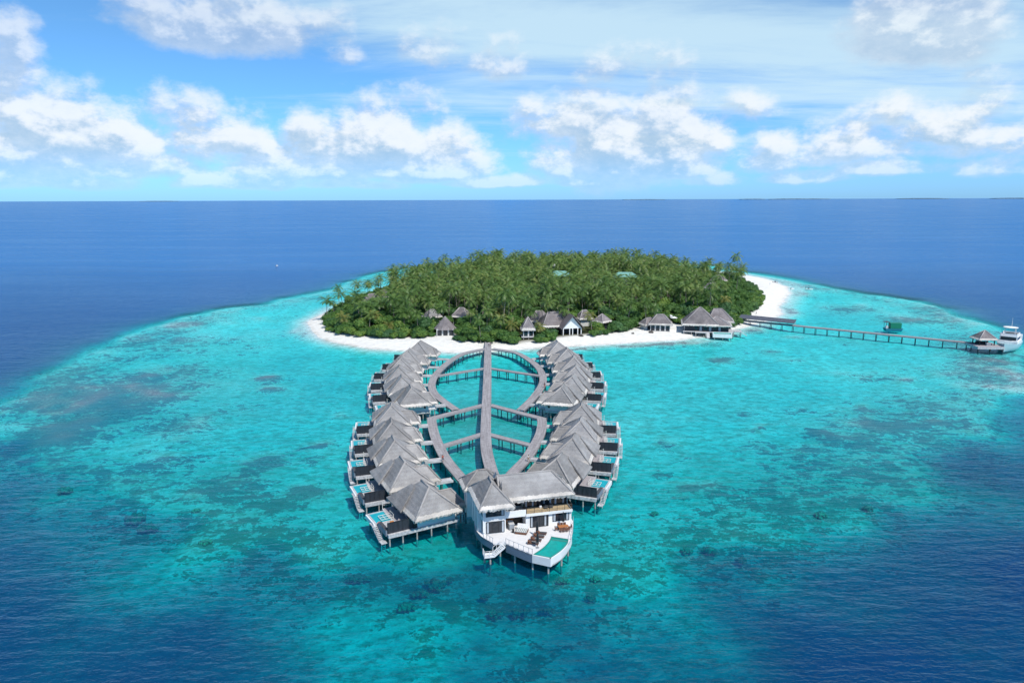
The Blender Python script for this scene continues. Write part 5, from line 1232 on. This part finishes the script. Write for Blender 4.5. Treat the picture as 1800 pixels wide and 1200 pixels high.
for _, x, y, sc, s in p_n:
    ip = rt.randrange(5); pr = PALMS[ip]; look = ['full crowned', 'slim', 'bushy headed', 'long fronded', 'drooping'][ip]; sz = 'tall' if sc > 1.12 else ('mid height' if sc > .98 else 'shorter'); lr, fb = zone(x, y, s); zs = sc*rt.uniform(.92, 1.08)*(0.85 if s < 15 else 1.0)*(.8 if x < -60 else 1)
    pr.place(x, y, 1.5, rt.uniform(0, 6.28), (sc, sc, zs), f'{sz} {look} coconut palm {lr}, {fb} of the wood', 'palm', GP+f' {lr}, {fb}')
for _, x, y, sc, s in t_n:
    ip = rt.randrange(3); pr = TREE[ip]; look = ['rounded bright green', 'narrow dark green', 'wide bright green'][ip]; sz = 'big' if sc > .85 else 'small'; lr, fb = zone(x, y, s)
    pr.place(x, y, 1.4, rt.uniform(0, 6.28), (sc, sc, sc*rt.uniform(.85, 1.2)), f'{sz} {look} broadleaf tree {lr}, {fb} of the wood', 'tree', GT+f' {lr}, {fb}')
for _, x, y, sc, s in b_n:
    ip = rt.randrange(3); pr = BUSH[ip]; look = ['domed light green', 'wide dark green', 'upright light green'][ip]; sz = 'large' if sc > 1.05 else 'small'; lr, fb = zone(x, y, s)
    pr.place(x, y, max(.2, ground_z(x, y)-.1), rt.uniform(0, 6.28), (sc, sc, sc*rt.uniform(.8, 1.15)), f'{sz} {look} shrub {lr.replace("behind", "level with")}, {"touching" if s < 4 else "set back from"} the sand', 'shrub', GB+f' {lr}, {"touching" if s < 4 else "set back from"} the sand')
# palms one can point to
def solo(pr, px, py, zref, sc, rot, label, zs=1.0):
    x, y, _ = un(px, py, zref); pr.place(x, y, max(.1, ground_z(x, y)), rot, (sc, sc, sc*zs), label, 'palm', None)
solo(YP[0], 900, 602, 0, 1.0, 1, 'low palm with yellow green fronds hanging over the beach right of the central boardwalk')
solo(SHORT, 886, 600, 0, 1.15, 2, 'short leaning palm overhanging the sand just right of the central boardwalk', 1.2)
solo(YP[0], 950, 601, 0, .9, 3, 'low yellowish palm between the stilted beach house and the shrubs')
solo(YP[1], 656, 590, 0, .95, 0, 'yellow fronded palm bending over the left beach')
solo(YP[0], 607, 587, 0, 1.0, 2, 'short pale green palm on the sand at the left tip')
solo(YP[0], 684, 595, 0, .8, 4, 'small bright yellow palm among shrubs on the left beach')
solo(YP[1], 873, 590, 0, 1.15, 5, 'bright yellow green palm standing just right of the central boardwalk landing')
solo(PALMS[1], 859, 590, 0, .95, 5, 'slender palm directly behind the landing of the central boardwalk')
solo(PALMS[3], 779, 592, 0, .9, 1, 'palm leaning in front of the round thatched beach house')
solo(PALMS[3], 960, 590, 0, 1.0, 3, 'tall palm between the hip roofed house and the white gabled hall')
solo(PALMS[0], 990, 590, 0, 1.0, 4, 'palm in front of the roof of the white gabled hall', 1.05)
solo(YP[1], 1040, 593, 0, 1.0, 2, 'yellowish palm on the shrub line right of the white gabled hall')
solo(PALMS[2], 1134, 580, 0, 1.05, 2, 'palm with broad crown over the left of the restaurant pavilion')
solo(PALMS[0], 1150, 579, 0, .9, 1, 'palm standing in front of the restaurant pavilion roof')
solo(YP[1], 1275, 560, 0, 1.0, 1, 'yellow green palm above the waterfront pavilion on its right')
solo(PALMS[4], 597, 548, 0, 1.0, 0, 'lone palm standing out against the sea at the left tip')
# the rest of the wood, too many to count: one mass
def merge(items, protos, name, mat, part):
    Vs = []; Fs = []; o = 0
    for _, x, y, sc, s in items:
        pr = rt.choice(protos); V, F = pr.arr[part]; a = rt.uniform(0, 6.28); ca, sa = math.cos(a), math.sin(a); W = V*np.array([sc, sc, sc*rt.uniform(.88, 1.12)], dtype=np.float32)
        W = np.stack([W[:, 0]*ca-W[:, 1]*sa+x, W[:, 0]*sa+W[:, 1]*ca+y, W[:, 2]+1.4], 1); Vs.append(W); Fs.append(F+o); o += len(V)
    return np_mesh(name, np.concatenate(Vs), np.concatenate(Fs), mat)
print('SPOTS', len(pal), len(tre), len(bus), 'merged', len(p_f), len(t_f), len(b_f))
if p_f:
    root = merge(p_f, PALMS, 'palm_forest', PALM, 1); tag(root, 'far off mass of coconut palm crowns covering the back of the island', 'forest', kind='stuff')
    tk = merge(p_f, PALMS, 'palm_trunks', BARK, 0); tk.parent = root; tag(tk, kind='stuff')
if t_f: tag(merge(t_f, TREE, 'broadleaf_forest', LEAF, 1), 'mass of broadleaf crowns filling the gaps under the far palms', 'forest', kind='stuff')
if b_f: tag(merge(b_f, BUSH, 'shrub_belt', LEAFD, 1), 'mass of low shrubs round the far shore of the island', 'undergrowth', kind='stuff')
for pr in PALMS+YP+[SHORT]+BUSH+TREE: pr.done()
# rocks and driftwood on the sand
DRK = paint('dark_rock', (0.10, 0.09, 0.08), .9, .3, 3)
for px, py, r_, lab in [(1021, 597, .9, 'dark rock on the sand right of the white gabled hall'), (1144, 590, 1.0, 'dark rock on the sand below the restaurant parasol'), (1112, 592, .6, 'small grey stone on the beach between the gabled hall and the restaurant'), (785, 590, .8, 'dark tree stump on the sand in front of the round beach house')]:
    x, y, _ = un(px, py); b = MB(); b.blob((0, 0, 0), r_*1.2, r_, r_*.8, 12, 8, .35, int(px), 1.8); o = b.build('beach_rock', DRK); o.location = (x, y, max(0, ground_z(x, y))+.1); tag(o, lab, 'rock')
# coral heads under the clear water
COR = paint('brown_coral', (0.62, 0.46, 0.30), .95, .5, 1.2, c2=(0.22, 0.18, 0.12), bump=.4, bscale=2.5)
HEADS = [(765, 1027, 2.5), (738, 1041, 1.9), (791, 1018, 1.1), (624, 1016, 1.9), (646, 1016, 1.0), (915, 1076, 2.0), (870, 1078, 1.7), (962, 1071, 1.5), (1150, 902, 1.2), (1246, 967, 1.9), (1207, 968, 1.6), (853, 1048, 1.3), (1046, 1017, 1.3), (1038, 1050, 1.4), (113, 861, 2.2), (236, 912, 3.2), (258, 928, 2.6), (362, 953, 1.8), (1443, 905, 1.9), (1526, 893, 1.6), (713, 1066, 1.9), (1303, 985, 1.5), (990, 1020, 1.5), (345, 898, 1.4)]
hn = ['largest', 'small', 'squat', 'rugged', 'rounded', 'knobbly', 'flat topped', 'low']
for i, (px, py, r_) in enumerate(HEADS):
    r_ *= .62
    x, y, _ = un(px, py, -1.2); zb = max(ground_z(x, y), -3.2); b = MB()
    for k in range(11): a = k*2.4+i; q = r_*.33*math.sqrt(k); qq = rnd.uniform(.22, .5)*(1.2 if k < 3 else .8); b.blob((q*math.cos(a), q*math.sin(a)*.8, -.04*k), r_*qq, r_*qq*.9, r_*.28, 12, 8, .55, i*7+k, 2.6)
    o = b.build('coral_head', COR, None, True); o.location = (x, y, max(zb+r_*.1, -0.95)); 
    side = 'left' if px < 660 else ('right' if px > 1100 else 'centre')
    dd = 'near the drop off' if py > 1040 else ('level with the villa' if py > 940 else 'on the reef flat')
    tag(o, f'{hn[i % 8]} brown coral head {dd}, {side} side, {round(math.hypot(x-6, y-110))} metres from the pool', 'coral head', 'coral heads on the reef slope')
# ------------------------------------------------------------------ arrival jetty, pavilion and boats
J0 = un(1300, 562, 2.2)[:2]; J1 = un(1714, 602.5, 2.2)[:2]
boardwalk('long straight arrival jetty reaching right from the beach to the thatched landing', [J0, J1], 2.6, 2.2, 'jetty', False, 5.2, .5, rail=None, cat='jetty')
jd = Vector((J1[0]-J0[0], J1[1]-J0[1], 0)).normalized(); ja = math.atan2(jd.y, jd.x)
T = thing('jetty_canopy', 'long dark roofed canopy with pale railings over the beach end of the jetty', 'canopy', (J0[0], J0[1], 2.21), ja); Lc = 27
b = MB(); b.add([(0, -1.9, 1.2), (Lc, -1.9, 1.2), (Lc, 1.9, 2.5), (0, 1.9, 2.5), (0, -1.9, 1.08), (Lc, -1.9, 1.08), (Lc, 1.9, 2.38), (0, 1.9, 2.38)], [(0, 1, 2, 3), (7, 6, 5, 4), (0, 4, 5, 1), (1, 5, 6, 2), (2, 6, 7, 3), (3, 7, 4, 0)]); b.build('roof', paint('slate_roof', (.10, .11, .14), .7, .2, 1, stretch=(2, .5, 1)), T)
for k in range(8):
    b = MB(); x = .3+k*(Lc-.6)/7
    for y in (-1.25, 1.25): b.tube((x, y, 0), (x, y, 1.32 if y < 0 else 2.2), .08, .08, 6)
    b.build('post_pair', OFFW, T)
b = MB()
for y in (-1.27, 1.27):
    for z in (.5, 1.0): b.tube((0, y, z), (Lc, y, z), .05)
b.build('railing', OFFW, T)
# landing platform
c = un(1732, 606, 2.2); T = thing('landing_pavilion', 'open thatched pavilion on a square timber platform at the end of the jetty', 'pavilion', (c[0], c[1], 0), ja+R(33)); PV = c
b = MB(); b.box(-5.2, 5.2, -4.2, 5.2, 1.85, 2.2); b.build('platform', DECK, T); b = MB(); b.box(-5.3, 5.3, -4.3, -4.2, 1.2, 2.15); b.box(5.2, 5.3, -4.2, 5.2, 1.2, 2.15); b.box(-5.3, -5.2, -4.2, 5.2, 1.2, 2.15); b.build('fascia', OFFW, T)
hip_roof('roof', T, -3.9, 3.9, -2.0, 5.0, 4.7, (0, 1.5), (0.05, 1.5), 8.2, THATCH2, seed=77, thick=.3, capm=CAPM)
for x in (-2.9, 2.9):
    for y in (-1.0, 4.0): b = MB(); b.box(x-.15, x+.15, y-.15, y+.15, 2.2, 4.8); b.build('column', BLACKF, T)
b = MB(); b.box(-2.6, 2.6, 2.6, 2.8, 2.2, 3.2); b.box(-2.6, 2.6, -.2, 0, 2.2, 2.9); b.build('bench', DARKW, T)
for x, y in [(-4.8, -3.8), (0, -3.8), (4.8, -3.8), (4.8, 4.8), (-4.8, 4.8), (0, 4.8)]: b = MB(); b.tube((x, y, -6), (x, y, 1.85), .22, .2, 8); b.build('pile', DPILE, T)
for i, (px, py, lab) in enumerate([(1720, 600, 'pale topped grey crate at the left of the jetty pavilion'), (1737, 606, 'pale topped grey crate at the front of the jetty pavilion')]):
    p = un(px, py+1, 2.2); o = thing('counter', lab, 'counter', (p[0], p[1], 2.202), ja+R(33)); b = MB(); b.box(-.9, .9, -.5, .5, 0, 1.1); b.build('cabinet', GREYB, o); b = MB(); b.box(-1, 1, -.6, .6, 1.103, 1.2); b.build('worktop', WHITE, o)
# ---- boats: hull lofted from sections (x forward)
def hull(L, B, D_, dr, mat, parent, sheer=.5, name='hull', n=12, m_=6):
    mb = MB(); vs_ = []; fs = []
    for i in range(n+1):
        u = i/n; x = -L/2+L*u; hb = B/2*(1-(max(0, u-.35)/.65)**2.4)*(.92+.08*min(1, u*4)); hb = max(hb, .03); zt = D_+sheer*max(0, u-.3)**2*2; zk = -dr*(1-max(0, u-.6)/.4*.9); xr = x+(.0 if u < 1 else 0)
        for j in range(m_+1):
            v = j/m_; a = v*math.pi/2; yy = hb*(math.sin(a)**.65); zz = zk+(zt-zk)*(1-math.cos(a)**.9)
            vs_.append((x+(.10*L*(zz-zk)/(zt-zk)*max(0, u-.7)), yy, zz))
        for j in range(m_+1):
            v = j/m_; a = v*math.pi/2; yy = hb*(math.sin(a)**.65); zz = zk+(zt-zk)*(1-math.cos(a)**.9); vs_.append((x+(.10*L*(zz-zk)/(zt-zk)*max(0, u-.7)), -yy, zz))
    K = 2*(m_+1)
    for i in range(n):
        for j in range(m_):
            a = i*K+j; fs.append((a, a+1, a+K+1, a+K)); a = i*K+m_+1+j; fs.append((a+1, a, a+K, a+K+1))
        fs.append((i*K+m_, i*K+2*m_+1, (i+1)*K+2*m_+1, (i+1)*K+m_))
    fs.append(tuple([j for j in range(m_+1)]+[m_+1+j for j in range(m_, -1, -1)]))
    mb.add(vs_, fs); return mb.build(name, mat, parent, False)
HREFL = paint('reflected_teal_hull', (.42, .60, .64), .3, .05, 1)  # teal of water reflection and shade put into the hull colour
a = un(1763, 619, 0); e = un(1783, 602, 0); hd = math.atan2(a[1]-e[1], a[0]-e[0]); mid = ((a[0]+e[0])/2, (a[1]+e[1])/2)
T = thing('motor_yacht', 'white motor yacht with flybridge canopy moored at the jetty pavilion', 'yacht', (mid[0]-2.2, mid[1]-2.4, 0), hd); T.scale = (1.15, 1.3, 1.15)
hull(16, 6.4, 2.2, .8, HREFL, T, .8)
b = MB(); b.box(-7.6, 2.6, -2.7, 2.7, 2.3, 3.1); b.box(-7.6, -6.0, -2.7, 2.7, 3.1, 4.6); b.box(-6.5, 1.2, -2.4, 2.4, 3.1, 4.7); b.box(-3, 2.0, -2.1, 2.1, 4.7, 4.95); ss_ = b.build('cabin', WHITE, T)
b = MB(); b.box(1.22, 1.28, -2.1, 2.1, 3.3, 4.4); b.box(-5, .8, -2.46, -2.41, 3.4, 4.3); b.box(-5, .8, 2.41, 2.46, 3.4, 4.3); b.build('windows', GLASS, ss_)
b = MB(); b.box(-4.8, 1.4, -2.3, -2.15, 4.95, 5.6); b.box(-4.8, 1.4, 2.15, 2.3, 4.95, 5.6); b.box(1.3, 1.5, -2.2, 2.2, 4.95, 5.7); b.box(-4.9, -4.75, -2.2, 2.2, 4.95, 5.6); b.build('flybridge', WHITE, T)
b = MB(); b.box(-.8, .4, -1.2, 1.2, 4.96, 5.4); b.box(-4.2, -3, -1.6, 1.6, 4.96, 5.3); b.build('seats', DGREY, T)
b = MB(); b.lathe([(2.0, 7.6), (2.1, 7.68), (2.0, 7.78), (.3, 7.9)], (-1.2, 0), 16); b.build('canopy', WHITE, T)
b = MB()
for x, y in ((-2.3, -1.4), (-2.3, 1.4), (0, -1.4), (0, 1.4)): b.tube((x, y, 4.9), (x, y, 7.62), .06)
b.tube((-3.0, 0, 7.6), (-3.0, 0, 11.0), .05, .03); b.build('mast', WHITE, T)
b = MB(); pr = []
for k in range(7): u = k/6; pr.append((2.8+u*5.2, -2.6*(1-u**2), 3.5+.2*u))
b.path(pr, .05); b.path([(p[0], -p[1], p[2]) for p in pr], .05)
for p in pr: b.tube((p[0], p[1], 2.4), p, .04); b.tube((p[0], -p[1], 2.4), (p[0], -p[1], p[2]), .04)
b.build('bow_rail', WHITE, T)
# work barge
x, y, _ = un(1569, 580, 0); T = thing('work_barge', 'blue work barge carrying a green container and a small frame at its left', 'barge', (x, y, 0), R(-4)); BG = paint('blue_hull', (.02, .17, .24), .5, .1, 1); GC = paint('green_container', (.015, .22, .13), .5, .1, 1)
b = MB(); b.add([(-4, -1.6, .9), (4.2, -1.6, .9), (4.2, 1.6, .9), (-4, 1.6, .9), (-3.4, -1.5, -.4), (3.4, -1.5, -.4), (3.4, 1.5, -.4), (-3.4, 1.5, -.4)], [(0, 1, 2, 3), (7, 6, 5, 4), (0, 4, 5, 1), (1, 5, 6, 2), (2, 6, 7, 3), (3, 7, 4, 0)]); b.build('hull', BG, T)
b = MB(); b.box(-1.6, 3.4, -1.3, 1.3, .95, 3.5); co = b.build('container', GC, T)
b = MB()
for k in range(16): b.box(-1.55+k*.32, -1.43+k*.32, -1.35, -1.302, 1.05, 3.4)
b.build('ribs', GC, co)
b = MB()
for xx, yy in ((-3.6, -1.2), (-2.4, -1.2), (-3.6, 1.2), (-2.4, 1.2)): b.tube((xx, yy, .9), (xx, yy, 3.9), .07)
b.box(-4.2, -2.0, -1.4, 1.4, 3.9, 4.02); b.build('canopy_frame', DGREY, T)
b = MB(); b.box(-3.5, -2.5, -.7, .7, .9, 2.0); b.build('console', WHITE, T)
def skiff(label, px, py, L, rot, mat, inner):
    x, y, _ = un(px, py); T = thing('small_boat', label, 'boat', (x, y, 0), rot, 'small boats off the island'); hull(L, L*.36, .6, .25, mat, T, .2)
    b = MB(); b.box(-L*.15, L*.05, -L*.1, L*.1, .62, 1.25); b.build('console', inner, T); b = MB(); b.box(-L*.52, -L*.45, -.25, .25, .1, 1.0); b.build('engine', BLACKF, T)
skiff('small white speedboat with dark stern anchored off the sand spit', 1422, 509, 4.8, R(-20), WHITE, DARKW)
skiff('tiny pale boat close to the sand spit at the right of the island', 1393, 508.5, 2.6, R(10), WHITE, WHITE)
skiff('tiny grey boat behind the sand spit near the trees', 1363, 497, 4.0, R(0), OFFW, DARKW)
skiff('tiny white boat alone on the dark blue sea left of the island', 487, 468, 3.2, R(70), WHITE, WHITE)
